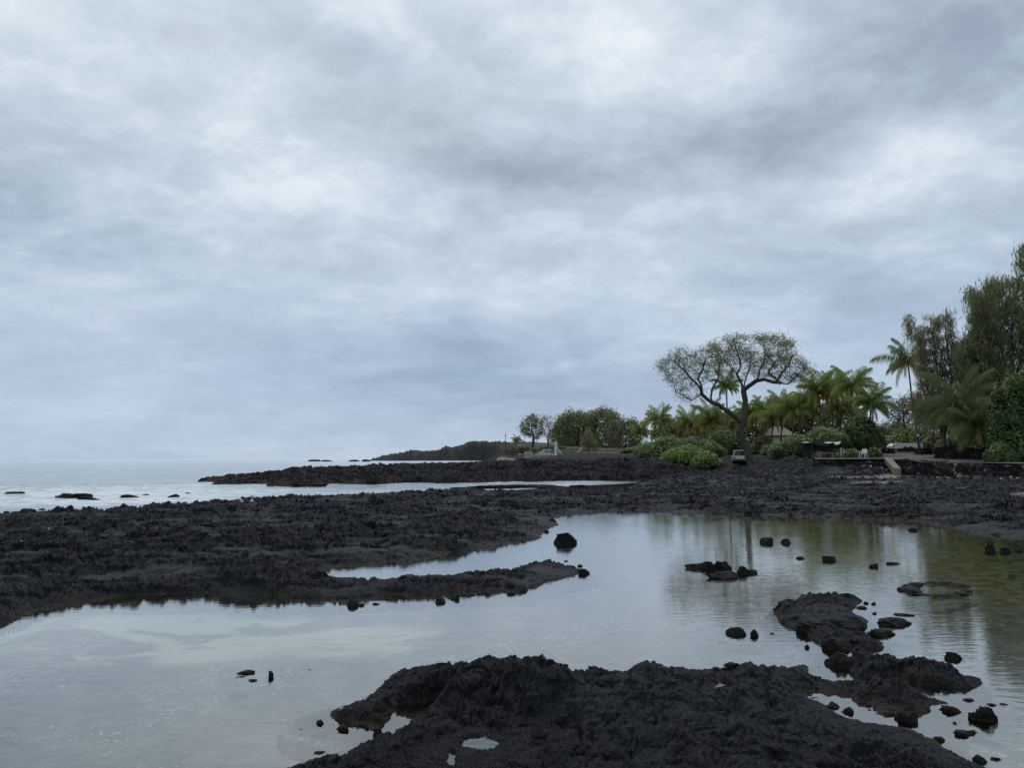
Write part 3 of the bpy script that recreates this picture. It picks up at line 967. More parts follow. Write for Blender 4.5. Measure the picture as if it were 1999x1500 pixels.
for pp in PUDDLES:
    c_ = np.mean(np.array(pp), 0)
    q_ = (np.array(pp) - c_) * 1.0
    q_ = q_ * (1 + 0.045 / np.linalg.norm(q_, axis=1))[:, None]
    vs = [(c_[0], c_[1], PL)] + [(c_[0] + a_, c_[1] + b_, PL) for a_, b_ in q_]
    k_ = len(q_)
    o = np_mesh('puddle', vs, [(0, i_ + 1, (i_ + 1) % k_ + 1) for i_ in range(k_)][::-1], WATER, None, True, {'sea': np.zeros(k_ + 1), 'foam': np.zeros(k_ + 1)})
    if o.data.polygons[0].normal.z < 0:
        o.data.flip_normals()
    tag(o, 'small rain puddle in a hollow of the black outcrop', 'puddle', None, 'structure')


# ---------------------------------------------------------------- rocks
def ico(sub):
    me = bpy.data.meshes.new('t')
    import bmesh
    bm = bmesh.new()
    bmesh.ops.create_icosphere(bm, subdivisions=sub, radius=1)
    V = np.array([v.co[:] for v in bm.verts])
    Fc = np.array([[v.index for v in f.verts] for f in bm.faces])
    bm.free()
    bpy.data.meshes.remove(me)
    return V, Fc


ICO = {s: ico(s) for s in (3, 4, 5)}


def rock_mesh(name, w, h, d, seed, sub=4, angular=0.5, mat=None, parent=None, base=0.5):
    V, Fc = ICO[sub]
    V = V.copy()
    rng = np.random.default_rng(seed)
    for _ in range(9 if angular > 0 else 0):
        nrm = rng.normal(size=3)
        nrm[2] = abs(nrm[2]) * 0.8
        nrm /= np.linalg.norm(nrm)
        dd = V @ nrm
        lim = rng.uniform(0.42, 0.8)
        ov = np.maximum(dd - lim, 0)
        V -= np.outer(ov * angular * 1.5, nrm)
    o3 = rng.uniform(0, 50)
    nn = fbm(V[:, 0] * 1.3 + o3 + V[:, 2], V[:, 1] * 1.3 - V[:, 2] * .7, 3, seed, 0.55)
    bb = billow(V[:, 0] * 3 + o3 + V[:, 2] * 2, V[:, 1] * 3 + V[:, 2] * 1.5, 3, seed + 5, 0.55)
    r = 1 + 0.30 * nn + 0.15 * bb
    V = V * r[:, None]
    zt = V[:, 2].max()
    x0 = V[:, 0].max() - V[:, 0].min()
    y0 = V[:, 1].max() - V[:, 1].min()
    V[:, 0] *= w / x0
    V[:, 1] *= d / y0
    zz = np.clip(V[:, 2] / zt, 0, 1)
    V[:, 2] = np.where(V[:, 2] > 0, (1 - (1 - zz) ** 1.5) * h, V[:, 2] * h * base)
    n_ = len(V)
    return np_mesh(name, V, Fc, mat or LAVA, parent, True, {'sand': np.zeros(n_), 'soil': np.zeros(n_)})


_rs = [100]


def ground_hit(px, py, r0=4.0, r1=120.0):
    d = ray(px, py)
    ys = np.geomspace(r0, r1, 1500)
    xs = d.x / d.y * ys
    zs = CH + d.z / d.y * ys
    t = terrain(xs, ys)[0]
    k = np.argmax(zs <= np.maximum(t, 0.0))
    return Vector((xs[k], ys[k], max(t[k], 0.0)))




def rock(px, py, wpx, hpx, label, dr=0.7, ang=0.5, sub=4, rz=None, z=0.0, group=None, mat=None, cat='rock', name='lava_rock'):
    """px centre, py waterline at the front, sizes in photo pixels"""
    _rs[0] += 1
    p = at_z(px, py, z) if z == 0 else ground_hit(px, py)
    z = p.z
    s = p.y / F
    w_ = wpx * s
    d_ = w_ * dr
    el = CH / p.y
    d_ = min(d_, hpx * s * 0.75 / el)
    h_ = max(hpx * s - d_ * el * .9, hpx * s * 0.30) * 0.9
    o = rock_mesh(name, w_, h_, d_, _rs[0], sub, ang, mat)
    o.location = (p.x, p.y + d_ * 0.45, z - 0.008)
    rnd = random.Random(_rs[0])
    if dr > 0.62:
        o.rotation_euler = (0, 0, rnd.uniform(-0.3, 0.3) if rz is None else rz)
    tag(o, label, cat, group)
    return o


R_ = rock
R_(1100, 1062, 52, 27, 'large angular black boulder standing alone in the pool off the shelf point', ang=0.8, sub=5)
R_(1380, 1112, 62, 22, 'flat tilted slab at the left of the rock pile in mid pool', ang=0.9)
R_(1413, 1118, 58, 28, 'tallest block in the middle of the rock pile in mid pool', ang=0.9)
R_(1424, 1131, 72, 20, 'wide low rock at the front of the rock pile in mid pool')
R_(1452, 1122, 30, 20, 'small lump on the right side of the rock pile in mid pool')
R_(1471, 1121, 30, 12, 'low outlying rock at the right end of the rock pile in mid pool')
R_(1501, 1062, 32, 15, 'left one of two dark rocks near the far bank of the pool', ang=0.7)
R_(1537, 1062, 28, 13, 'right one of two dark rocks near the far bank of the pool', ang=0.7)
R_(1566, 1092, 17, 7, 'tiny rock left of the blocky rock behind the mid pool')
R_(1625, 1097, 36, 14, 'single blocky rock in the pool right of the tree reflection', ang=0.8)
R_(1709, 1109, 26, 11, 'small knobby rock left of a longer flat one at right of pool')
R_(1746, 1103, 32, 8, 'low flat rock just right of a small knobby one at right of pool')
R_(1785, 1037, 18, 8, 'small lone rock just off the far bank at right')
R_(1937, 1077, 26, 22, 'upright dark rock near the right edge of the picture below the far bank', ang=0.8)
R_(1967, 1079, 26, 13, 'low rock to the right of an upright one near the right picture edge')
R_(1993, 1078, 20, 9, 'rock cut by the right edge of the picture below the far bank')
R_(1443, 1241, 42, 21, 'rounded oblong rock in the water left of the lava islet', ang=0.3)
R_(1473, 1243, 20, 18, 'pointed small rock touching the oblong one left of the lava islet', ang=0.7)
R_(1508, 1239, 12, 5, 'tiny rock between the oblong rock and the lava islet')
R_(1756, 1224, 72, 24, 'low wedge shaped rock to the right of the lava islet', ang=0.4)
R_(1768, 1204, 42, 10, 'thin flat rock behind the wedge shaped rock right of the islet')
R_(1720, 1244, 62, 22, 'pointed low rock at the right foot of the lava islet')
R_(1693, 1180, 14, 7, 'left one of two tiny rocks at the back right of the islet')
R_(1707, 1181, 13, 7, 'right one of two tiny rocks at the back right of the islet')
R_(1686, 1190, 28, 9, 'flat little rock at the back right corner of the islet')
R_(1708, 1200, 10, 6, 'pebble sized rock between the islet and the wedge rock')
R_(1872, 1290, 42, 22, 'lone pyramid shaped rock in the right of the pool', ang=0.9, sub=5)
R_(1577, 1267, 12, 10, 'small round rock in the gap between islet and foreground outcrop', ang=0.2)
R_(1655, 1274, 20, 12, 'small lump at the front foot of the islet')
R_(1560, 1200, 90, 34, 'big rounded boulder mass on the left of the lava islet', ang=0.3, sub=5)
R_(1636, 1196, 95, 34, 'flat topped boulder at the back of the lava islet', ang=0.6, sub=5)
R_(1612, 1240, 95, 36, 'central craggy boulder of the lava islet', ang=0.4, sub=5)
R_(1660, 1234, 70, 26, 'boulder on the right slope of the lava islet', ang=0.4, sub=5)
R_(1624, 1270, 46, 30, 'dark front left boulder of the lava islet', ang=0.5, sub=5)
R_(1680, 1266, 62, 26, 'dark front right boulder of the lava islet', ang=0.5, sub=5)
R_(1868, 1395, 48, 22, 'rounded rock just beyond the tip of the lower lava tongue', ang=0.3, sub=5)
R_(1925, 1412, 60, 42, 'biggest dark rock near the lower right edge of the picture', ang=0.6, sub=5)
R_(1896, 1371, 28, 11, 'low rock behind the biggest rock at lower right')
R_(1938, 1380, 26, 10, 'thin rock touching the back of the biggest rock at lower right')
R_(1962, 1378, 22, 8, 'small rock at the right edge behind the biggest rock at lower right')
R_(1772, 1412, 54, 30, 'craggy rock in the water in front of the lower lava tongue', ang=0.6, sub=5)
R_(1740, 1399, 38, 16, 'low rock left of the craggy one beside the lower lava tongue')
R_(1890, 1440, 56, 22, 'flat jagged rock in front of the biggest rock at lower right', ang=0.7)
R_(1867, 1415, 12, 8, 'pebble sized rock above the flat jagged rock at lower right')
R_(1837, 1450, 26, 16, 'round rock at the water edge of the outcrop at lower right', ang=0.1)
R_(1918, 1492, 38, 24, 'rock in the bottom right corner beside the outcrop', ang=0.5)
R_(1948, 1486, 24, 12, 'farther rock in the bottom right corner')
R_(1630, 1384, 34, 18, 'left knobbly rock inside the narrow inlet of the outcrop')
R_(1658, 1394, 28, 18, 'right knobbly rock inside the narrow inlet of the outcrop')
R_(1592, 1366, 26, 7, 'flat rock at the head of the narrow inlet of the outcrop')
R_(1436, 1304, 46, 16, 'round boulder on the back crest of the outcrop', z=0.22, sub=5)
R_(475, 1318, 36, 13, 'wide low rock at the back of the small group at left of pool', ang=0.3)
R_(464, 1325, 26, 7, 'thin flat rock at the left of the small group at left of pool')
R_(491, 1332, 22, 9, 'front rock of the small group at left of pool')
R_(526, 1325, 17, 18, 'upright little rock standing right of the small group at left of pool', ang=0.8)
R_(549, 1322, 8, 3, 'tiny rock tip right of the upright little rock')
R_(604, 1309, 9, 4, 'tiny greenish rock tip alone in open water at left')
R_(623, 1416, 18, 13, 'small round black rock left of the foreground outcrop')
R_(586, 1426, 12, 5, 'tiny flat rock farthest left of the foreground outcrop')
R_(667, 1430, 36, 18, 'rock with yellow algae on top beside the foreground outcrop', sub=5)
R_(622, 1474, 30, 12, 'flat rock near the bottom edge left of the outcrop')
R_(692, 1474, 14, 16, 'small upright rock on the left rim of the outcrop', ang=0.8)
R_(782, 1316, 22, 10, 'low rock off the back left of the outcrop')
R_(809, 1322, 22, 24, 'upright rock at the back left of the outcrop', ang=0.7)
R_(737, 1440, 24, 22, 'dark lump at the mouth of the left puddle in the outcrop')
R_(1046, 1292, 46, 16, 'knob standing on top of the back left hump of the outcrop', z=0.34, sub=5, ang=0.4)
R_(688, 1185, 26, 17, 'knobby rock in the water in front of the middle shelf', ang=0.6)
R_(706, 1184, 14, 8, 'small rock touching the knobby one in front of the middle shelf')
R_(733, 1182, 18, 6, 'flat little rock right of the knobby one in front of the shelf')
R_(757, 1171, 15, 5, 'tiny flat rock close to the middle shelf')
R_(860, 1178, 28, 14, 'left one of a row of three rocks off the narrow lava tongue')
R_(887, 1171, 26, 15, 'middle one of a row of three rocks off the narrow lava tongue')
R_(920, 1164, 26, 7, 'right and flattest one of a row of three rocks off the narrow tongue')
R_(1140, 1122, 26, 14, 'rock at the very tip of the narrow lava tongue', ang=0.6)
R_(1133, 1107, 12, 6, 'tiny rock behind the tip of the narrow lava tongue')
R_(1104, 1097, 9, 4, 'tiny rock tip between the narrow tongue and the lone boulder')
R_(1078, 1022, 24, 13, 'dark block on the corner of the shelf behind the lone boulder', ang=0.7)
R_(1067, 1040, 14, 6, 'small flat rock off the corner of the shelf')
# seaward boulders and reef
R_(133, 1001, 22, 16, 'upright boulder on the sea side of the shelf at left', z=0.05, ang=0.7)
R_(108, 1001, 22, 10, 'low boulder left of the upright one on the sea side of the shelf', z=0.05)
R_(50, 1003, 36, 12, 'wide boulder near the left edge on the sea side of the shelf', z=0.05)
R_(8, 1003, 16, 6, 'small boulder at the left picture edge on the sea side')
R_(78, 997, 20, 5, 'low rock in the surf behind the wide left boulder')
R_(140, 971, 80, 9, 'longest brown reef rock awash in the surf at left', dr=0.25, mat=LAVA_W)
R_(168, 975, 54, 6, 'thin reef rock awash just in front of the longest one', dr=0.25, mat=LAVA_W)
R_(18, 967, 58, 8, 'brown reef rock awash at the left picture edge', dr=0.25, mat=LAVA_W)
R_(247, 971, 42, 6, 'brown reef rock awash right of the longest one', dr=0.25, mat=LAVA_W)
R_(285, 968, 16, 4, 'small reef rock awash between two longer ones', dr=0.3, mat=LAVA_W)
R_(338, 971, 28, 7, 'pale brown reef rock awash near the shelf', dr=0.3, mat=LAVA_W)
R_(248, 953, 30, 3, 'faint dark reef rock far out in the surf', dr=0.25, mat=LAVA_W)
R_(365, 966, 14, 5, 'tiny reef rock at the right end of the surf', mat=LAVA_W)
# reef strip in the channel
R_(1010, 953, 250, 8, 'long thin reef strip in the channel behind the shelf', dr=0.12, mat=LAVA_W, sub=5, cat='reef', name='reef_strip')
R_(1130, 951, 44, 5, 'small reef piece at the right end of the channel strip', dr=0.2, mat=LAVA_W)
R_(580, 951, 30, 12, 'reddish boulder at the foot of the lava ridge, left one', mat=LAVA_W)
R_(620, 950, 40, 8, 'reddish low boulder at the foot of the lava ridge, right one', mat=LAVA_W)
# islets on the horizon
for (a, b, c, lab) in ((612, 36, 9, 'leftmost of the small black islets near the horizon'), (637, 22, 7, 'second small black islet from the left near the horizon'),
                       (690, 24, 8, 'third small black islet from the left near the horizon'), (714, 22, 10, 'black islet nearest the headland tip on the horizon')):
    rock(a, 901.5, b, c * .5, lab, z=0.0, dr=0.6, mat=LAVA_W, cat='islet', name='sea_islet')
# reddish stain on the algae rock, the submerged ring and coral bits
_rs[0] += 1


def ring_stones():
    root = empty('stone_ring', at_z(1832, 1152, 0))
    tag(root, 'half sunken oval ring of lava stones in the right of the pool', 'stone ring')
    rng = random.Random(4)
    k = 0
    for i in range(30):
        a = 2 * math.pi * i / 30 + rng.uniform(-.05, .05)
        if math.cos(a) > 0.8 and rng.random() < 0.7:
            continue
        x_ = 1832 + 57 * math.cos(a)
        y_ = 1151 - 12.5 * math.sin(a)
        p = at_z(x_, y_)
        sz = rng.uniform(0.13, 0.24) * (1.3 if math.cos(a) < -0.7 else 1)
        hh = rng.uniform(0.012, 0.035) + (0.04 if math.cos(a) < -0.75 else 0)
        k += 1
        o = rock_mesh('stone', sz * 1.5, hh + 0.02, sz * 1.2, 700 + k, 3, 0.5, LAVA, root, 1.0)
        o.location = p - root.location + Vector((0, 0, -0.018))


ring_stones()

# ---------------------------------------------------------------- road, shoulders, walls
def strip_mesh(name, half, zoff, mat, lat=9, extra=0.0, side=None):
    # smooth centre line
    t = np.linspace(0, len(RC) - 1, 150)
    cx = np.interp(t, range(len(RC)), RC[:, 0])
    cy = np.interp(t, range(len(RC)), RC[:, 1])
    k = np.ones(15) / 15
    cx = np.convolve(np.pad(cx, 7, mode='edge'), k, 'valid')
    cy = np.convolve(np.pad(cy, 7, mode='edge'), k, 'valid')
    hw = np.interp(t, range(len(RC)), RW) * half
    tx, ty = np.gradient(cx), np.gradient(cy)
    L = np.hypot(tx, ty)
    nx, ny = -ty / L, tx / L
    u = np.linspace(-1, 1, lat)
    wob = fbm(t * 2.2, t * 0 + half, 2, 7) * 0.25
    X = cx[:, None] + nx[:, None] * (hw + wob)[:, None] * u[None]
    Y = cy[:, None] + ny[:, None] * (hw + wob)[:, None] * u[None]
    Z = terrain(X.ravel(), Y.ravel())[0].reshape(X.shape)
    Zc = upland(cx, cy)[:, None] + 0 * X
    Z = np.maximum(Zc, Z * 0 + Zc) + zoff + 0.0 * u[None]
    V = np.stack([X, Y, Z], -1).reshape(-1, 3)
    nr, na = X.shape
    i0 = (np.arange(nr - 1)[:, None] * na + np.arange(na - 1)[None, :])
    Q = np.stack([i0, i0 + 1, i0 + na + 1, i0 + na], -1).reshape(-1, 4)
    n_ = V.shape[0]
    return np_mesh(name, V, Q, mat, None, True)


o = strip_mesh('road_shoulder', 1.75, 0.12, DIRT)
tag(o, 'reddish dirt shoulders along the shore road', 'road shoulder', None, 'structure')
o = strip_mesh('road', 1.0, 0.135, ASPHALT)
tag(o, 'narrow grey asphalt road curving in from the right behind the seawall', 'road', None, 'structure')


def rock_wall(name, pts, thick, label, mat=WALLST, seed=3, amp=0.10, cap=None, cat='wall'):
    """pts: (x, y, zbottom, ztop); a dry-stone wall of lava blocks"""
    P = np.array(pts, float)
    seg = np.hypot(np.diff(P[:, 0]), np.diff(P[:, 1]))
    s = np.concatenate([[0], np.cumsum(seg)])
    n = max(8, int(s[-1] / 0.14))
    ss = np.linspace(0, s[-1], n)
    c = [np.interp(ss, s, P[:, i]) for i in range(4)]
    tx, ty = np.gradient(c[0]), np.gradient(c[1])
    L = np.hypot(tx, ty)
    nx, ny = ty / L, -tx / L
    m = 9
    prof = [(-.5, 0)] + [(-.5, v) for v in np.linspace(0.15, 1, m)] + [(0.0, 1.0)] + [(.5, v) for v in np.linspace(1, 0, 5)]
    V = []
    for k, (u, v) in enumerate(prof):
        off = u * thick
        c1, c2, cv = cells(ss * 2.2 + 0 * ss, np.full(n, (v * 3.2 + (3 if u > 0 else 0))), seed)
        bump = np.clip(0.5 - c1, 0, 1) * amp * 2 * (0.5 + cv) + 0.03 * fbm(ss * 3, ss * 0 + v * 3, 3, seed)
        sg = -1 if u < 0 else (1 if u > 0 else 0)
        V.append(np.stack([c[0] - nx * (off + sg * bump) * -1, c[1] - ny * (off + sg * bump) * -1, c[2] + (c[3] - c[2]) * v + (bump if v >= 1 else 0)], -1))
    V = np.stack(V, 1)
    K = len(prof)
    i0 = (np.arange(n - 1)[:, None] * K + np.arange(K - 1)[None, :])
    Q = np.stack([i0, i0 + 1, i0 + K + 1, i0 + K], -1).reshape(-1, 4)
    e = np.zeros(n * K)
    o = np_mesh(name, V.reshape(-1, 3), Q, mat, None, False, {'sand': e, 'soil': e})
    tag(o, label, cat)
    return o


def dpts(lst):
    return [(xat(a, b), b, z0, z1) for a, b, z0, z1 in lst]


rock_wall('seawall', dpts([(1762, 77.0, 0.9, 2.06), (1800, 74.2, .6, 1.98), (1850, 69.2, .45, 1.84), (1920, 64.3, .4, 1.66), (1999, 60.6, .4, 1.58), (2200, 55.6, .4, 1.5), (2700, 49.5, .3, 1.45)]), 0.7,
          'long low black lava rock seawall holding up the road at right', amp=0.13, cat='seawall')
rock_wall('platform_wall', dpts([(1588, 80.0, .6, 2.14), (1660, 80.0, .6, 2.14), (1726, 80.0, .6, 2.14)]), 0.5, 'black rock retaining wall below the white plastic chair', seed=8)
b = MB()
b.add([(xat(1588, 80), 79.6, 2.17), (xat(1728, 80), 79.6, 2.17), (xat(1728, 86), 86, 2.2), (xat(1590, 86), 86, 2.2),
       (xat(1588, 80), 79.6, 2.27), (xat(1728, 80), 79.6, 2.27), (xat(1728, 86), 86, 2.27), (xat(1590, 86), 86, 2.27)],
      [(0, 3, 2, 1), (4, 5, 6, 7), (0, 1, 5, 4), (1, 2, 6, 5), (2, 3, 7, 6), (3, 0, 4, 7)])
tag(b.build('patio_slab', CONC), 'thin pale concrete slab topping the retaining wall under the white chair', 'patio slab', None, 'structure')
b = MB()
b.add([(xat(1728, 79), 79.2, 2.26), (xat(1742, 79), 79.2, 2.22), (xat(1756, 76), 75.8, 1.25), (xat(1742, 76), 75.8, 1.25),
       (xat(1728, 79), 79.2, 1.9), (xat(1742, 79), 79.2, 1.9), (xat(1756, 76), 75.8, .4), (xat(1742, 76), 75.8, .4)],
      [(0, 3, 2, 1), (4, 5, 6, 7), (0, 1, 5, 4), (1, 2, 6, 5), (2, 3, 7, 6), (3, 0, 4, 7)])
tag(b.build('beach_ramp', CONC_D), 'pale sloping concrete ramp from the patio down to the rubble beach', 'ramp', None, 'structure')
for (a0, a1, D, zt, lab) in ((1727, 1744, 118, 3.75, 'short dark rock wall left of the white trailer across the road'),
                             (1786, 1836, 106, 3.5, 'dark rock wall right of the white trailer, behind the road')):
    z0 = hgt(xat(a0, D), D) - .3
    rock_wall('rock_wall', dpts([(a0, D, z0, zt), (a1, D * .985, z0, zt + .05)]), 0.6, lab, seed=int(a0))
# rugged lava mound right of the road
for i, (a, D, w_, h_, lab) in enumerate(((1868, 79, 3.4, .95, 'reddish lava rock heap left of the leaning palm trunk'), (1895, 77, 3.6, 1.1, 'dark lava rock heap below the near palm'),
                                         (1925, 75.5, 3.4, 1.05, 'dark lava rock heap right of the near palm'), (1850, 84, 3.0, 1.3, 'dark lava rock heap behind the twin trunks'),
                                         (1948, 78, 3.0, .8, 'low dark rock heap at the foot of the dense green tree'))):
    o = rock_mesh('rock_heap', w_, h_ + .3, 1.8, 400 + i, 5, 0.3, LAVA_W)
    o.location = (xat(a, D), D, hgt(xat(a, D), D) - .1)
    tag(o, lab, 'rock heap')
exec_later = []


# ---------------------------------------------------------------- leaves
def leaves(name, C, size, mat, parent, seed=0, aspect=0.55, up=0.0, out=None, droop=None, tint=None, sizevar=0.35):
    """C (n,3) centres; small two-triangle leaves facing about 'out' (n,3) or at random"""
    rng = np.random.default_rng(seed)
    n = len(C)
    nrm = rng.normal(size=(n, 3))
    if out is not None:
        nrm = nrm * 0.75 + out * 1.3
    nrm[:, 2] += up
    nrm /= np.linalg.norm(nrm, axis=1)[:, None] + 1e-9
    a = rng.normal(size=(n, 3))
    if droop is not None:
        a = a * 0.35 + droop
    a -= nrm * (a * nrm).sum(1)[:, None]
    a /= np.linalg.norm(a, axis=1)[:, None] + 1e-9
    b_ = np.cross(nrm, a)
    s = size * (1 + sizevar * rng.uniform(-1, 1, n))
    a *= s[:, None]
    b_ *= (s * aspect)[:, None]
    V = np.stack([C - a, C + b_ - a * .1, C + a, C - b_ - a * .1], 1).reshape(-1, 3)
    Q = np.arange(4 * n).reshape(-1, 4)
    if tint is None:
        tint = rng.uniform(0, 1, n)
    return np_mesh(name, V, Q, mat, parent, False, {'tint': np.repeat(np.clip(tint, 0, 1), 4)})


def clump_tint(C, sc, seed, rng, spread=0.35):
    t = 0.5 + 0.9 * fbm(C[:, 0] * sc + C[:, 2] * sc * .6, C[:, 1] * sc + C[:, 2] * sc, 2, seed)
    return t + rng.uniform(-spread, spread, len(C))


# ---------------------------------------------------------------- trees by space colonisation
def grow(roots, attract, step, infl, kill, iters=120, seed=0, jitter=0.15):
    """roots: list of polylines of Vectors. returns nodes (n,3), parent (n)"""
    rng = np.random.default_rng(seed)
    N = []
    Pn = []
    for (par, pl) in roots:
        prev = par if isinstance(par, int) else -1
        for i, p in enumerate(pl):
            N.append(np.array(p, float))
            Pn.append(prev)
            prev = len(N) - 1
    N = list(N)
    A = np.array(attract, float)
    alive = np.ones(len(A), bool)
    near_d = np.full(len(A), 1e9)
    near_i = np.zeros(len(A), int)

    def upd(start):
        nonlocal near_d, near_i
        for j in range(start, len(N)):
            d = ((A - N[j]) ** 2).sum(1)
            c = d < near_d
            near_d = np.where(c, d, near_d)
            near_i = np.where(c, j, near_i)

    upd(0)
    kids = {}
    for it in range(iters):
        act = alive & (near_d < infl ** 2)
        if not act.any():
            if it == 0 or alive.sum() == 0:
                act = alive
                if not act.any():
                    break
            else:
                infl *= 1.5
                if infl > 50:
                    break
                continue
        idx = near_i[act]
        dirs = A[act] - np.array(N)[idx]
        dirs /= np.linalg.norm(dirs, axis=1)[:, None] + 1e-9
        st = len(N)
        order = np.argsort(idx)
        uq, s0 = np.unique(idx[order], return_index=True)
        sm = np.add.reduceat(dirs[order], s0, axis=0)
        made = 0
        for u_, d_ in zip(uq, sm):
            L = np.linalg.norm(d_)
            if L < 1e-3:
                continue
            d_ = d_ / L + rng.normal(size=3) * jitter
            d_ /= np.linalg.norm(d_)
            q = N[u_] + d_ * step
            if any(((q - N[k]) ** 2).sum() < (step * .3) ** 2 for k in kids.get(u_, [])):
                continue
            N.append(q)
            Pn.append(int(u_))
            kids.setdefault(u_, []).append(len(N) - 1)
            made += 1
        if not made:
            break
        upd(st)
        alive &= near_d > kill ** 2
        if len(N) > 9000:
            break
    return np.array(N), np.array(Pn)


def tree_mesh(name, N, Pn, mat, parent, tip=0.02, expo=2.4, rmax=None, sides=6):
    n = len(N)
    r = np.zeros(n)
    cnt = np.ones(n)
    for i in range(n - 1, -1, -1):
        if r[i] == 0:
            r[i] = tip ** expo
        if Pn[i] >= 0:
            r[Pn[i]] += r[i]
            cnt[Pn[i]] += cnt[i]
    # parents always precede children except for grafted roots; good enough
    r = r ** (1 / expo)
    if rmax:
        k = rmax / r.max()
        r = tip + (r - tip) * max(0.01, (rmax - tip) / max(r.max() - tip, 1e-6))
    idx = np.arange(n)[Pn >= 0]
    a = N[Pn[idx]]
    b_ = N[idx]
    d = b_ - a
    L = np.linalg.norm(d, axis=1)[:, None] + 1e-9
    d = d / L
    ref = np.where(np.abs(d[:, 2:3]) < 0.9, np.array([[0, 0, 1.0]]), np.array([[1.0, 0, 0]]))
    u = np.cross(d, ref)
    u /= np.linalg.norm(u, axis=1)[:, None]
    v = np.cross(d, u)
    ra = np.minimum(r[Pn[idx]], r[idx] * 1.25)
    rb = r[idx]
    t = np.arange(sides) / sides * 2 * np.pi
    ct, st = np.cos(t), np.sin(t)
    ring = u[:, None] * ct[None, :, None] + v[:, None] * st[None, :, None]
    Va = (a - d * np.minimum(ra[:, None] * .4, L * .3))[:, None] + ring * ra[:, None, None]
    Vb = b_[:, None] + ring * rb[:, None, None]
    V = np.concatenate([Va, Vb], 1).reshape(-1, 3)
    base = (np.arange(len(idx)) * sides * 2)[:, None]
    k = np.arange(sides)
    k2 = (k + 1) % sides
    Q = np.stack([base + k, base + k2, base + sides + k2, base + sides + k], -1).reshape(-1, 4)
    o = np_mesh(name, V, Q, mat, parent, True)
    return o, cnt


def poly_pts(poly, n, rng):
    """random photo-pixel points inside polygon"""
    P = np.array(poly, float)
    out = []
    while len(out) < n:
        q = rng.uniform(P.min(0), P.max(0), (n * 2, 2))
        s = poly_sd(P, q[:, 0], q[:, 1], 9999)
        out += list(q[s > 0])
    return np.array(out[:n])


def twigs(T, rng, root, k=3, ln=0.4, spread=0.3):
    C = np.repeat(T, k, 0) + rng.normal(size=(len(T) * k, 3)) * spread * .5
    leaves('twigs', C, ln, TWIG, root, 5, 0.022)


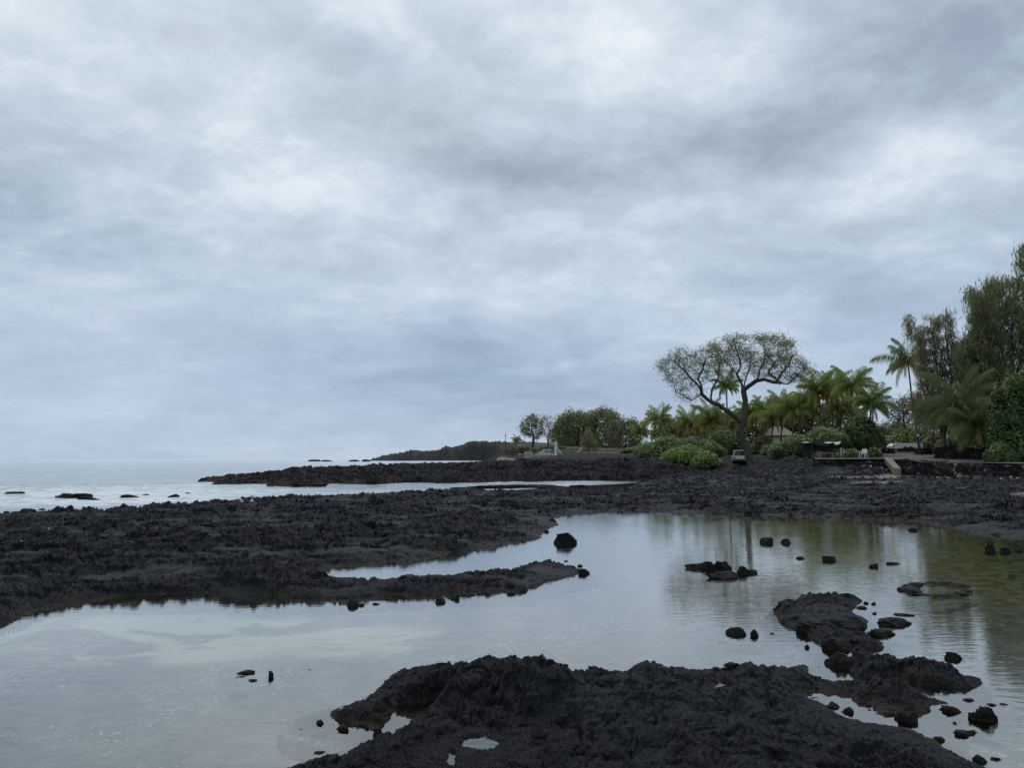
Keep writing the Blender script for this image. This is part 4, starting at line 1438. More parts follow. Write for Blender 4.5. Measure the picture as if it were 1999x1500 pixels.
# ---------- the big spreading tree
def big_tree():
    D = 92.0
    rng = np.random.default_rng(5)
    bx = xat(1463, D)
    bz = hgt(bx, D) - 0.15
    root = empty('spreading_tree', (bx, D, bz))
    tag(root, 'tallest lone umbrella shaped tree with forked trunk and sparse feathery crown above the palms', 'tree')
    O = np.array([bx, D, bz])

    def P(px, py, dy=0.0):
        return np.array(at_d(px, py, D + dy)) - O

    def chain(lst, step=0.55):
        pts = [P(*q) for q in lst]
        out = [pts[0]]
        for a, b_ in zip(pts[:-1], pts[1:]):
            m = max(1, int(np.linalg.norm(b_ - a) / step))
            for i in range(1, m + 1):
                out.append(a + (b_ - a) * i / m + (rng.normal(size=3) * 0.05 if i < m else 0))
        return out

    trunk = chain([(1464, 896), (1458, 878), (1449, 858), (1443, 842), (1448, 828), (1454, 816)])
    nt = len(trunk)
    roots = [(-1, trunk)]
    cnt = nt
    left = chain([(1440, 818, -.3), (1424, 806, -.8), (1402, 790, -1), (1382, 781, -1), (1370, 770, -1.2), (1369, 752, -1.5), (1362, 740, -1.5)])
    roots.append((nt - 2, left))
    li = cnt
    cnt += len(left)
    upm = chain([(1453, 800, .3), (1455, 782, .5), (1451, 762, .6)])
    roots.append((nt - 1, upm))
    ui = cnt
    cnt += len(upm)
    ue = cnt - 1
    ul = chain([(1447, 748, 1), (1438, 730, 1.4), (1424, 714, 1.8), (1414, 706, 2)])
    roots.append((ue, ul))
    cnt += len(ul)
    ur = chain([(1462, 754, .2), (1476, 744, -.4), (1492, 741, -.8), (1512, 747, -1), (1538, 750, -1.2), (1562, 742, -1.4)])
    roots.append((ue, ur))
    cnt += len(ur)
    ur2 = chain([(1500, 728, -1.5), (1510, 712, -2), (1520, 700, -2)])
    roots.append((cnt - len(ur) + 5, ur2))
    cnt += len(ur2)
    ll = chain([(1350, 782, -1.2), (1335, 772, -1.5), (1318, 766, -1.6)])
    roots.append((li + len(left) - 4, ll))
    for lst in ([(1388, 783, -1), (1390, 760, -.2), (1402, 738, .6), (1404, 715, 1.0), (1396, 695, 1.4)],
                [(1370, 760, -1.4), (1352, 742, -.6), (1335, 722, .2), (1318, 706, .6)],
                [(1362, 742, -1.5), (1372, 720, -1.8), (1378, 700, -2.2)],
                [(1451, 762, .6), (1456, 740, 1.6), (1464, 716, 2.4), (1466, 690, 2.8)],
                [(1438, 730, 1.4), (1446, 712, .6), (1440, 690, -.2), (1434, 672, -.6)],
                [(1478, 744, -.4), (1482, 724, .8), (1494, 704, 1.6), (1492, 684, 2.2)],
                [(1515, 747, -1), (1526, 728, -.2), (1540, 712, .6), (1548, 694, 1.0)],
                [(1540, 750, -1.2), (1556, 732, -2), (1570, 722, -2.4)]):
        ch_ = chain(lst)
        flat_ = [p_ for _, pl_ in roots for p_ in pl_]
        near_ = min(range(len(flat_)), key=lambda j_: float(((flat_[j_] - ch_[0]) ** 2).sum()))
        roots.append((near_, ch_[1:]))
    A = []
    for poly, n, dep in (
            ([(1280, 722), (1288, 700), (1310, 682), (1335, 676), (1352, 684), (1385, 662), (1402, 668), (1415, 700), (1400, 735), (1370, 745), (1340, 758), (1318, 748), (1300, 742)], 800, 5.0),
            ([(1380, 672), (1410, 655), (1440, 650), (1475, 646), (1520, 650), (1545, 655), (1555, 680), (1540, 700), (1500, 715), (1470, 712), (1440, 706), (1405, 702)], 900, 5.5),
            ([(1500, 700), (1540, 690), (1570, 695), (1590, 708), (1578, 735), (1565, 748), (1530, 745), (1505, 735)], 420, 4.0),
            ([(1300, 750), (1340, 755), (1372, 760), (1365, 775), (1345, 790), (1320, 772)], 60, 2.5),
            ([(1395, 680), (1500, 680), (1530, 735), (1480, 738), (1440, 735), (1400, 745)], 420, 4.5),
            ([(1470, 720), (1500, 720), (1500, 738), (1475, 738)], 40, 3)):
        q = poly_pts(poly, n, rng)
        dy = rng.uniform(-1, 1, n) * dep
        gap = fbm(q[:, 0] * .035 + dy * .12, q[:, 1] * .05 + dy * .3, 2, 9)
        for (a, b_), y, g_ in zip(q, dy, gap):
            if g_ < -0.28:
                continue
            # crown thins with depth so that its outline stays an umbrella
            A.append(P(a + rng.normal() * 1.0, b_ + abs(y) * 1.4, y))
    N, Pn = grow(roots, A, 0.36, 4.5, 0.40, 110, 3, 0.16)
    o, cn = tree_mesh('trunk', N, Pn, BARK, root, 0.012, 1.75, 0.43, 6)
    tips = N[(cn <= 10)]
    twigs(tips, rng, root, 4, 0.45, 0.4)
    tips = tips[tips[:, 2] > P(1450, 800)[2]]
    # sparse foliage, denser on the upper side
    zt = np.array([P(1450, 650)[2]])
    keep = rng.uniform(size=len(tips)) < np.clip(0.25 + (tips[:, 2] - P(1450, 760)[2]) / (zt[0] - P(1450, 760)[2]) * 1.0, 0.5, 1)
    keep &= fbm(tips[:, 0] * .8, tips[:, 1] * .8 + tips[:, 2] * .8, 2, 19) > -0.18
    T = tips[keep]
    C = np.repeat(T, 9, 0) + rng.normal(size=(len(T) * 9, 3)) * np.array([.38, .38, .28])
    leaves('crown', C, 0.12, KIAWE_LEAF, root, 8, 0.4, 0.3, tint=clump_tint(C, .5, 3, rng))


big_tree()


# ---------- generic broad tree
def broad_tree(px, base_py, D, crown, label, name='kiawe_tree', leaf=FAR_LEAF, nat=320, depth=0.6, dens=10, lsize=0.16, step=0.5, rmax=0.3, trunk=None,
               seed=1, spread=0.35, group=None, aspect=0.5, cat='tree', tip=0.03, droop=None, stems=None, kill=None, wts_=None):
    rng = np.random.default_rng(seed)
    bx = xat(px, D)
    bz = hgt(bx, D) - 0.1
    root = empty(name, (bx, D, bz))
    tag(root, label, cat, group)
    O = np.array([bx, D, bz])
    P = lambda a, b_, dy=0.0: np.array(at_d(a, b_, D + dy)) - O
    P0 = np.array([0, 0, 0.0])
    roots = []
    stems = stems or [trunk or [(px, (base_py + min(c[1] for c in crown)) / 2 + 6)]]
    base_n = 0
    for sidx, st_ in enumerate(stems):
        pts = [P0 + (rng.normal(size=3) * [.3, .3, 0] if sidx else 0)] + [P(a, b_, rng.uniform(-.4, .4)) for a, b_ in st_]
        ch = [pts[0]]
        for a, b_ in zip(pts[:-1], pts[1:]):
            m = max(1, int(np.linalg.norm(b_ - a) / step))
            for i in range(1, m + 1):
                ch.append(a + (b_ - a) * i / m + rng.normal(size=3) * 0.04)
        roots.append((-1, ch))
    if isinstance(crown[0], list):
        q = np.concatenate([poly_pts(c_, int(nat * k_), rng) for c_, k_ in zip(crown, wts_ or [1 / len(crown)] * len(crown))])
        crown = [p_ for c_ in crown for p_ in c_]
    else:
        q = poly_pts(crown, nat, rng)
    cx = np.mean([c[0] for c in crown])
    hw = (max(c[0] for c in crown) - min(c[0] for c in crown)) / 2
    A = []
    for a, b_ in q:
        lim = math.sqrt(max(0.05, 1 - min(1, abs(a - cx) / hw) ** 2)) * hw * D / F * depth
        A.append(P(a, b_, rng.uniform(-1, 1) * lim))
    N, Pn = grow(roots, A, step, step * 9, kill or step * 1.2, 90, seed, 0.22)
    o, cn = tree_mesh('trunk', N, Pn, BARK, root, tip * .7, 1.8, rmax, 5)
    tips = N[cn <= 7]
    if D < 120:
        twigs(tips, rng, root, 2, step * .8, spread)
    C = np.repeat(tips, dens, 0) + rng.normal(size=(len(tips) * dens, 3)) * spread
    leaves('crown', C, lsize, leaf, root, seed, aspect, 0.3, droop=droop, tint=clump_tint(C, .35, seed, rng))
    return root


def dome(cx, cy, rx, ry, n=14, jag=0.15, seed=0, flat=0.35):
    """outline of a crown in photo pixels: uneven upper arc, flatter underside"""
    rnd = random.Random(seed)
    out = []
    for i in range(n):
        a = 2 * math.pi * i / n
        k = 1 + rnd.uniform(-jag, jag)
        y = math.sin(a)
        out.append((cx + rx * math.cos(a) * k, cy - (ry * y * k if y > 0 else ry * y * flat * k)))
    return out


G_FAR = 'kiawe trees on the far bank'
broad_tree(1040, 874, 300, [(1012, 838), (1020, 822), (1035, 810), (1050, 812), (1060, 826), (1062, 845), (1050, 858), (1035, 852), (1020, 850)],
           'round open tree with dark trunk standing farthest left above the boat ramp', seed=11, rmax=.5, step=.8, lsize=.34, dens=16, nat=320, spread=.6, group=G_FAR, trunk=[(1041, 862), (1042, 852)])
broad_tree(1070, 874, 310, [(1052, 830), (1060, 812), (1075, 812), (1085, 825), (1086, 845), (1070, 855), (1058, 850)],
           'thin twiggy tree half behind the round one at far left', seed=12, rmax=.35, step=.8, lsize=.30, dens=9, nat=260, spread=.6, group=G_FAR)
broad_tree(1105, 880, 280, dome(1104, 850, 30, 36, 14, .2, 3, 1.0), 'brownish tree left of the tallest far tree', seed=13, rmax=.4, step=.8, lsize=.36, dens=26, nat=440, spread=.7, group=G_FAR)
broad_tree(1128, 880, 270, dome(1126, 840, 40, 40, 14, .15, 4, 1), 'tallest far tree with pale green top behind the white mast', seed=14, rmax=.45, step=.8, lsize=.36, dens=26, nat=560, spread=.8, group=G_FAR)
broad_tree(1180, 880, 265, dome(1178, 842, 40, 38, 14, .13, 5, 1), 'dark trunked tree with rounded bright crown above the white car', seed=15, rmax=.5, step=.8, lsize=.36, dens=26, nat=560, spread=.8, group=G_FAR)
broad_tree(1222, 882, 250, dome(1220, 852, 36, 38, 14, .15, 6, 1), 'greyish brown tree left of the leftmost palm', seed=16, rmax=.35, step=.8, lsize=.34, dens=22, nat=460, spread=.75, leaf=SCRUB, group=G_FAR)
broad_tree(1150, 884, 190, [(1134, 884), (1132, 866), (1140, 848), (1148, 836), (1156, 846), (1166, 864), (1168, 884)],
           'narrow olive young ironwood standing alone in front of the far trees', name='young_ironwood', seed=17, rmax=.15, step=.5, lsize=.30, dens=18, nat=420, spread=.35, leaf=IRON_B, aspect=.15,
           droop=np.array([0, 0, 1.0]), trunk=[(1150, 860), (1150, 842)])

# ---------- shrubs


def shrub(px, base_py, hw, top_py, D, label, leaf=SHRUB, n=7000, lsize=0.16, seed=1, name='shrub', depth=0.8, group=None, stem=None, cat='shrub', lobes=9, base_up=0.0):
    rng = np.random.default_rng(seed)
    bx = xat(px, D)
    g = hgt(bx, D)
    pb = at_d(px, base_py, D)
    pt = at_d(px, top_py, D)
    W = hw * (1.22 if name == 'shrub' and hw > 20 else 1.0) * D / F
    Hh = pt.z - (g if stem is None else pb.z)
    z0 = 0.0 if stem is None else pb.z - g
    root = empty(name, (bx, D, g))
    tag(root, label, cat, group)
    Cs, Ns = [], []
    L = []
    for i in range(lobes):
        a = rng.uniform(0, 2 * np.pi)
        rr = math.sqrt(rng.uniform(0, 1)) * 0.62
        lx, ly = math.cos(a) * rr * W, math.sin(a) * rr * W * depth
        kr = rng.uniform(0.24, 0.46) * (1 - rr * .3)
        lz = z0 + Hh * rng.uniform(0.25, 0.62) * (1 - 0.45 * rr ** 2)
        L.append((lx, ly, lz, W * kr, Hh * kr * rng.uniform(.85, 1.1)))
    L.append((0, 0, z0 + Hh * .45, W * .55, Hh * .53))
    for s_ in (-1, 1):
        L.append((s_ * W * .62, 0, z0 + Hh * .3, W * .38, Hh * .32))
    wt = np.array([l[3] * l[3] for l in L])
    wt /= wt.sum()
    for l, k in zip(L, wt):
        m = int(n * k)
        d = rng.normal(size=(m, 3))
        d /= np.linalg.norm(d, axis=1)[:, None]
        rad = rng.uniform(0.70, 1.05, m) * (1 + .22 * fbm(d[:, 0] * 2 + l[0], d[:, 1] * 2 + d[:, 2] * 2, 3, seed))
        Cs.append(np.stack([l[0] + d[:, 0] * l[3] * rad, l[1] + d[:, 1] * l[3] * rad, l[2] + d[:, 2] * l[4] * rad], 1))
        Ns.append(d)
    C = np.concatenate(Cs)
    Nn = np.concatenate(Ns)
    ok = C[:, 2] > (0.02 if stem is None else z0 - .2)
    C, Nn = C[ok], Nn[ok]
    leaves('foliage', C, lsize, leaf, root, seed, 0.55, 1.1, Nn, tint=clump_tint(C, .8, seed, rng, .4))
    # branching stems
    mb = MB()
    for i in range(5 if stem is None else 3):
        l = L[i]
        s0 = Vector((rng.uniform(-.3, .3), rng.uniform(-.2, .2), -0.1))
        e = Vector((l[0], l[1], l[2]))
        mid = s0.lerp(e, .5) + Vector((rng.uniform(-.2, .2), 0, .2))
        mb.tube([s0, mid, e], [stem or .08, (stem or .08) * .7, .03], 6)
    mb.build('stem', BARK, root, True)
    return root


shrub(1262, 892, 22, 862, 118, 'small dark shrub at the left end of the green hedge', SHRUB_D, 3500, seed=20)
shrub(1300, 895, 50, 848, 112, 'large rounded green shrub at the left of the shrub belt', SHRUB, 11000, seed=21, lobes=13)
shrub(1340, 897, 42, 868, 101, 'bright green low shrub spilling over the lava below the palms', SHRUB_B, 8000, seed=22, lobes=12)
shrub(1378, 899, 26, 880, 97, 'lowest bright green shrub hanging over the lava bank', SHRUB_B, 4500, seed=23)
shrub(1388, 893, 26, 862, 104, 'pale rounded shrub between the bright low one and the dark tall one', SHRUB, 5500, seed=24)
shrub(1412, 888, 44, 832, 113, 'tall dark green shrub left of the big tree trunk', SHRUB_D, 11000, seed=25, lobes=13)
shrub(1350, 888, 36, 850, 118, 'grey green shrub behind the bright low one', SCRUB, 7000, seed=26)
shrub(1492, 888, 26, 850, 118, 'olive scrub bush right of the big tree trunk', SCRUB, 5000, seed=27)
shrub(1522, 893, 30, 862, 104, 'low green shrub right of the big tree with fresh tips', SHRUB, 6000, seed=28)
shrub(1552, 892, 42, 848, 98, 'wide green shrub left of the shaded shelter', SHRUB, 9000, seed=29, lobes=12)
shrub(1612, 874, 58, 832, 96, 'flat topped green tree canopy spreading over the shaded shelter', SHRUB, 8500, seed=30, name='canopy_tree', stem=.12, cat='tree', lobes=12)
shrub(1684, 876, 44, 804, 97, 'big dome shaped dark green tree behind the white chair', SHRUB_D, 15000, seed=31, name='dome_tree', stem=.2, cat='tree', lobes=16)
shrub(1661, 895, 18, 876, 84, 'small clipped bush just left of the white chair', SHRUB_D, 3200, seed=32, lsize=.12)
shrub(1706, 896, 17, 873, 84.5, 'dark clipped bush just right of the white chair', KAMANI, 3600, seed=33, lsize=.12)
shrub(1600, 893, 14, 880, 90, 'little bush in front of the shaded shelter', SHRUB, 1800, seed=34, lsize=.12)
shrub(1790, 872, 48, 822, 136, 'bright yellow green shrub behind the white trailer', SHRUB_B, 9000, seed=35, lobes=14, lsize=.2)
shrub(1840, 878, 34, 838, 128, 'pale olive shrub behind the palm trunks', SCRUB, 5000, seed=36, lsize=.2)
shrub(1732, 872, 16, 856, 124, 'small green shrub between the white house and the trailer', SHRUB, 2500, seed=37, lsize=.18)
shrub(1890, 876, 50, 838, 120, 'olive grass coloured bush on the bank behind the near palm', SCRUB, 6000, seed=38, lsize=.22)
shrub(1240, 888, 26, 872, 150, 'low yellowish shrub beside the leftmost palm', SCRUB, 2500, seed=39, lsize=.2)
shrub(1738, 876, 40, 822, 158, 'grey olive scrub filling the gap behind the carport', SCRUB, 7000, seed=46, lsize=.26)
shrub(1080, 884, 22, 868, 220, 'dark hedge behind the white mast', SHRUB_D, 2500, seed=40, lsize=.25)
shrub(1022, 878, 16, 869, 325, 'low olive bush hiding the foot of the tiny hut', SCRUB, 1500, seed=47, lsize=.35)
shrub(1048, 882, 18, 874, 230, 'sloping low green bush behind the boat ramp', SCRUB, 1600, seed=41, lsize=.25)
for hx_, hh_, hl_ in ((922, 14, 'left dry olive bush on top of the far headland'), (944, 16, 'middle dry olive bush on top of the far headland'), (968, 12, 'right dry olive bush on top of the far headland')):
    gz_ = hgt(xat(hx_, 760), 760)
    shrub(hx_, 862, hh_, 895 - (gz_ + 3.0 - CH) * 1500 / 760, 760, hl_, SCRUB, 1400, seed=42 + hx_, lsize=.6)
shrub(1000, 872, 22, 862, 420, 'scrub patch between headland and hut', SCRUB, 1500, seed=43, lsize=.4)
shrub(1100, 884, 40, 874, 235, 'yellow green grassy bush right of the white mast', SHRUB_B, 2200, seed=44, lsize=.25)
shrub(1200, 886, 50, 876, 200, 'pale grassy scrub below the white car', SCRUB, 3000, seed=45, lsize=.25)

# scrubby backdrop behind the palms
broad_tree(1450, 880, 150, dome(1440, 840, 70, 38, 16, .15, 31, .9), 'olive tree mass behind the big tree trunk', name='scrub_tree', seed=51, rmax=.3, step=.7, lsize=.32, dens=26, nat=500, spread=.5, leaf=SCRUB)
broad_tree(1560, 880, 150, dome(1560, 830, 60, 40, 16, .15, 32, .9), 'olive tree mass behind the middle palms', name='scrub_tree', seed=52, rmax=.3, step=.7, lsize=.32, dens=26, nat=500, spread=.5, leaf=SCRUB)
broad_tree(1640, 880, 145, dome(1640, 830, 45, 45, 16, .15, 33, .9), 'dull green tree behind the tall palms', name='scrub_tree', seed=53, rmax=.3, step=.7, lsize=.32, dens=26, nat=420, spread=.5, leaf=FAR_LEAF)
broad_tree(1765, 876, 140, dome(1770, 812, 40, 34, 16, .18, 34, 1), 'grey brown bare looking tree between the palm groups', name='kiawe_tree', seed=54, rmax=.3, step=.5, lsize=.18, dens=14, nat=700, spread=.5, leaf=SCRUB)
broad_tree(1340, 880, 160, dome(1335, 848, 60, 24, 16, .15, 35, .9), 'low olive tree line behind the left palms', name='scrub_tree', seed=55, rmax=.3, step=.7, lsize=.32, dens=26, nat=380, spread=.5, leaf=FAR_LEAF)
broad_tree(1910, 876, 135, dome(1920, 810, 90, 70, 16, .12, 36, .9), 'dim olive woodland tree behind the near palm', name='scrub_tree', seed=56, rmax=.35, step=.8, lsize=.34, dens=24, nat=800, spread=.6, leaf=IRON)


# ---------- palms
def palm(cx, cy, rpx, bx_px, D, label, seed=1, nf=20, dry=0.3, leaf=PALM_LEAF, lean=0.0, group='coconut palms on the shore', upright=0.5, trunk_r=0.15, hang=False):
    rnd = random.Random(seed)
    bx = xat(bx_px, D)
    bz = hgt(bx, D) - 0.1
    root = empty('coconut_palm', (bx, D, bz))
    tag(root, label, 'palm tree', group)
    vary = rnd.uniform(-.12, .12)
    top = Vector(at_d(cx, cy, D)) - Vector((bx, D, bz))
    R = rpx * 1.1 * D / F
    nf = int(nf * 1.35)
    # trunk
    pts, rad = [], []
    n = 22
    for i in range(n + 1):
        t = i / n
        p = Vector((top.x * (t ** 1.5 if lean >= 0 else t ** .7), 0.3 * math.sin(t * 3) * (seed % 3 - 1) * .5, top.z * t))
        pts.append(p)
        rad.append(trunk_r * (1.5 - 0.5 * min(1, t * 6)) * (1 - .35 * t) * (1.0 if i % 2 else 1.07))
    off = pts[-1] - top
    pts = [p - off * (i / n) for i, p in enumerate(pts)]
    MB().tube(pts, rad, 8).build('trunk', PALM_BARK, root, True)
    V, Q, TT = [], [], []
    V2, Q2, T2 = [], [], []
    gold = 2.39996
    for i in range(nf):
        t = (i + .5) / nf
        az = i * gold + rnd.uniform(-.25, .25)
        el = math.radians(88 - 112 * t) + rnd.uniform(-.22, .22) + vary
        Lf = R * rnd.uniform(0.85, 1.25) * (1.0 if t < .7 else .85)
        isdry = t > 1 - dry
        droopk = 0.9 + 0.8 * t + rnd.uniform(-.2, .3)
        hd = Vector((math.cos(az), math.sin(az), 0))
        side = Vector((-math.sin(az), math.cos(az), 0))
        p = top.copy()
        ang = el
        m = 20
        spine = [p.copy()]
        tang = []
        for k in range(m):
            tv = hd * math.cos(ang) + Vector((0, 0, 1)) * math.sin(ang)
            tang.append(tv)
            p = p + tv * (Lf / m)
            spine.append(p.copy())
            ang -= droopk / m * (0.6 + k / m)
            ang = max(ang, -1.5)
        tang.append(tang[-1])
        VV, QQ, TTT = (V2, Q2, T2) if isdry else (V, Q, TT)
        tn = rnd.uniform(0, 1)
        # rachis ribbon
        wv = side * 0.035
        for k in range(m):
            b0 = len(VV)
            VV += [spine[k] - wv, spine[k] + wv, spine[k + 1] + wv, spine[k + 1] - wv]
            QQ.append((b0, b0 + 1, b0 + 2, b0 + 3))
            TTT += [min(1, tn + .3)] * 4
        # leaflets
        for k in range(1, m + 1):
            for h in ((0, .5) if D > 90 else (0, .33, .66)):
                if k == m and h:
                    continue
                base = spine[k].lerp(spine[min(k + 1, m)], h)
                tv = tang[k]
                u = (k + h) / m
                ll = Lf * 0.33 * math.sin(math.pi * (0.16 + 0.74 * u)) ** .7 * rnd.uniform(.85, 1.1)
                for s_ in (-1, 1):
                    d = (side * s_ * (0.85 if not isdry else .45) + tv * 0.55 + Vector((0, 0, -1)) * (0.55 + .8 * t + rnd.uniform(0, .4))).normalized()
                    mid = base + d * ll * .5
                    e = base + d * ll + Vector((0, 0, -1)) * ll * 0.22
                    wl = tv * (0.048 if D > 90 else .036)
                    b0 = len(VV)
                    VV += [base, mid + wl, e, mid - wl]
                    QQ.append((b0, b0 + 1, b0 + 2, b0 + 3))
                    x_ = tn * .6 + rnd.uniform(0, .4)
                    TTT += [x_] * 4
    np_mesh('crown', V, Q, leaf, root, False, {'tint': TT})
    if V2:
        np_mesh('dry_fronds', V2, Q2, PALM_DRY if not hang else PALM_DRY, root, False, {'tint': T2})
    mb = MB()
    Vi, Fi = ICO[3]
    for k in range(5):
        a = rnd.uniform(0, 6.28)
        c = top + Vector((math.cos(a) * .22, math.sin(a) * .22, -.25 - rnd.uniform(0, .2)))
        for_v = [Vector(v) * 0.13 + c for v in Vi[:]]
        mb.add(for_v, [tuple(q) for q in Fi])
    mb.build('coconuts', YEL, root, True)
    return root


PALMS = [
    (1250, 842, 23, 1249, 172, 'leftmost small palm beside the greyish trees', 22, .35),
    (1287, 818, 29, 1293, 150, 'second palm from the left, standing clear with hanging orange fronds', 24, .4),
    (1318, 832, 24, 1318, 160, 'small palm behind and between two taller ones at left', 20, .3),
    (1347, 826, 34, 1346, 140, 'bushy palm with green upright tuft left of the dense shrub', 22, .3),
    (1388, 818, 38, 1387, 130, 'palm with wide yellowing skirt under the left limb of the big tree', 24, .45),
    (1416, 826, 26, 1418, 138, 'short palm between the yellowing skirted palm and the big trunk', 20, .2),
    (1418, 752, 30, 1421, 122, 'tall slim palm rising inside the fork of the big tree', 13, .2),
    (1468, 806, 30, 1470, 128, 'yellowish palm directly behind the big tree trunk', 22, .5),
    (1493, 805, 34, 1492, 122, 'palm with bright top just right of the big tree trunk', 22, .4),
    (1528, 788, 30, 1524, 126, 'palm behind the right tips of the big tree', 20, .3),
    (1551, 800, 38, 1546, 114, 'bushy palm in front of the brown roofed house', 24, .35),
    (1597, 762, 44, 1610, 112, 'tall palm with long golden hanging fronds', 26, .4),
    (1622, 758, 40, 1629, 116, 'tall palm partly behind the golden fronded one', 20, .3),
    (1662, 752, 42, 1663, 106, 'tall palm with cleanly spread star shaped crown', 20, .25),
    (1702, 786, 42, 1697, 100, 'palm with drooping crown above the dome shaped tree', 22, .25),
]
PALMS += [
    (1575, 792, 38, 1573, 119, 'palm squeezed between the bushy palm and the tall golden fronded one', 22, .3),
    (1643, 796, 34, 1641, 121, 'lower palm behind the star shaped crown', 22, .3),
    (1509, 818, 30, 1507, 117, 'low palm right of the bright topped one beside the big tree', 20, .4),
    (1366, 838, 26, 1366, 152, 'low palm between the bushy tufted palm and the yellowing skirted palm', 20, .3),
    (1302, 842, 22, 1303, 162, 'low palm just right of the clear standing palm at left', 18, .4),
    (1445, 822, 28, 1446, 136, 'low palm showing left of the big trunk base', 20, .4)]
for i, (cx, cy, r, bx, D, lab, nf, dry) in enumerate(PALMS):
    palm(cx, cy, r, bx, D, lab, seed=30 + i, nf=nf, dry=dry, upright=.5)
palm(1772, 703, 54, 1800, 108, 'very tall palm with ragged crown leaning left against the sky at right', seed=71, nf=17, dry=.3, upright=.4, lean=-1, leaf=PALM_DARK)
palm(1877, 785, 74, 1876, 79, 'near dark palm with long arching fronds and one yellow frond stalk', seed=72, nf=15, dry=.10, upright=.45, leaf=PALM_DARK, trunk_r=.16)
palm(1906, 830, 62, 1944, 76.5, 'leaning palm with bent trunk at the foot of the dense green tree', seed=73, nf=15, dry=.1, upright=.4, lean=-1, leaf=PALM_DARK, trunk_r=.2)
palm(1840, 810, 42, 1846, 86, 'slender palm with pale trunk left of the near dark palm', seed=74, nf=12, dry=.2, upright=.4, leaf=PALM_DARK, trunk_r=.14)
palm(1008, 858, 10, 1007, 330, 'tiny distant palm left of the hut', seed=75, nf=12, dry=.3)

# ---------- ironwoods and the dense tree at right
DR = np.array([0, 0, -1.1])
broad_tree(1848, 893, 90, [[(1794, 770), (1790, 700), (1795, 650), (1800, 622), (1806, 650), (1812, 700), (1815, 770)], [(1818, 770), (1816, 690), (1820, 630), (1828, 612), (1835, 650), (1836, 770)],
            [(1838, 770), (1842, 700), (1846, 650), (1841, 607), (1854, 615), (1866, 655), (1874, 700), (1872, 770)], [(1775, 765), (1885, 765), (1885, 815), (1850, 835), (1800, 835), (1780, 815)], [(1768, 655), (1766, 620), (1774, 614), (1780, 640), (1786, 670)]],
           'brownish multi stemmed ironwood with spiky top behind the near palm', name='ironwood_tree', seed=81, rmax=.16, step=.45, lsize=.36, dens=22, nat=1300, spread=.28, leaf=IRON_B, wts_=[.2, .2, .28, .28, .04],
           aspect=.10, droop=DR, tip=.018, stems=[[(1838, 840), (1812, 760), (1796, 660)], [(1846, 830), (1830, 740), (1822, 650)], [(1856, 840), (1858, 740), (1845, 640)]], cat='tree', kill=.6)
broad_tree(1965, 890, 86, [[(1872, 730), (1862, 690), (1878, 665), (1900, 640), (1893, 568), (1906, 572), (1914, 620), (1926, 560), (1938, 546), (1946, 600), (1952, 700), (1945, 830), (1890, 830)],
            [(1950, 830), (1952, 640), (1958, 560), (1972, 535), (1980, 590), (1986, 530), (1991, 486), (2005, 470), (2060, 480), (2110, 560), (2120, 700), (2100, 830)]],
           'tallest dark ironwood rising out of the frame at the right edge', name='ironwood_tree', seed=82, rmax=.28, step=.5, lsize=.42, dens=30, nat=2600, spread=.42, leaf=IRON,
           aspect=.10, droop=DR, tip=.02, stems=[[(1950, 800), (1930, 700), (1925, 610)], [(1975, 780), (1975, 650), (1990, 540)], [(2020, 780), (2050, 640)]], cat='tree', kill=.62)
broad_tree(1890, 890, 88, [(1866, 800), (1862, 740), (1875, 700), (1895, 680), (1915, 720), (1925, 790), (1905, 830)],
           'dark green ironwood sapling between the near palm and the tallest ironwood', name='ironwood_tree', seed=83, rmax=.13, step=.5, lsize=.40, dens=30, nat=520, spread=.36, leaf=IRON,
           aspect=.10, droop=DR, tip=.018, kill=.62)
broad_tree(1822, 880, 104, [(1795, 840), (1790, 800), (1810, 770), (1845, 775), (1855, 820), (1835, 845)],
           'slim dark tree with straight trunk right of the globe lamp', name='ironwood_tree', seed=84, rmax=.14, step=.5, lsize=.24, dens=11, nat=300, spread=.3, leaf=IRON_B,
           aspect=.10, droop=DR, tip=.018, kill=.62)
shrub(1985, 906, 56, 715, 73, 'dense dark green leafy tree reaching the ground at the right edge', KAMANI, 34000, seed=85, name='dense_tree', cat='tree', lobes=34, lsize=.15)
shrub(1952, 908, 26, 862, 70, 'low leafy green bush in front of the dense tree at right', SHRUB_D, 7000, seed=86, lsize=.12, lobes=10)
shrub(1946, 902, 24, 795, 76, 'leafy dark green sapling in front of the leaning palm trunk', KAMANI, 6000, seed=88, name='leafy_sapling', cat='tree', lobes=9, lsize=.13, stem=.07)
shrub(2060, 906, 60, 700, 80, 'dense dark green tree just beyond the right edge', KAMANI, 16000, seed=87, name='dense_tree', cat='tree', lobes=22, lsize=.2)


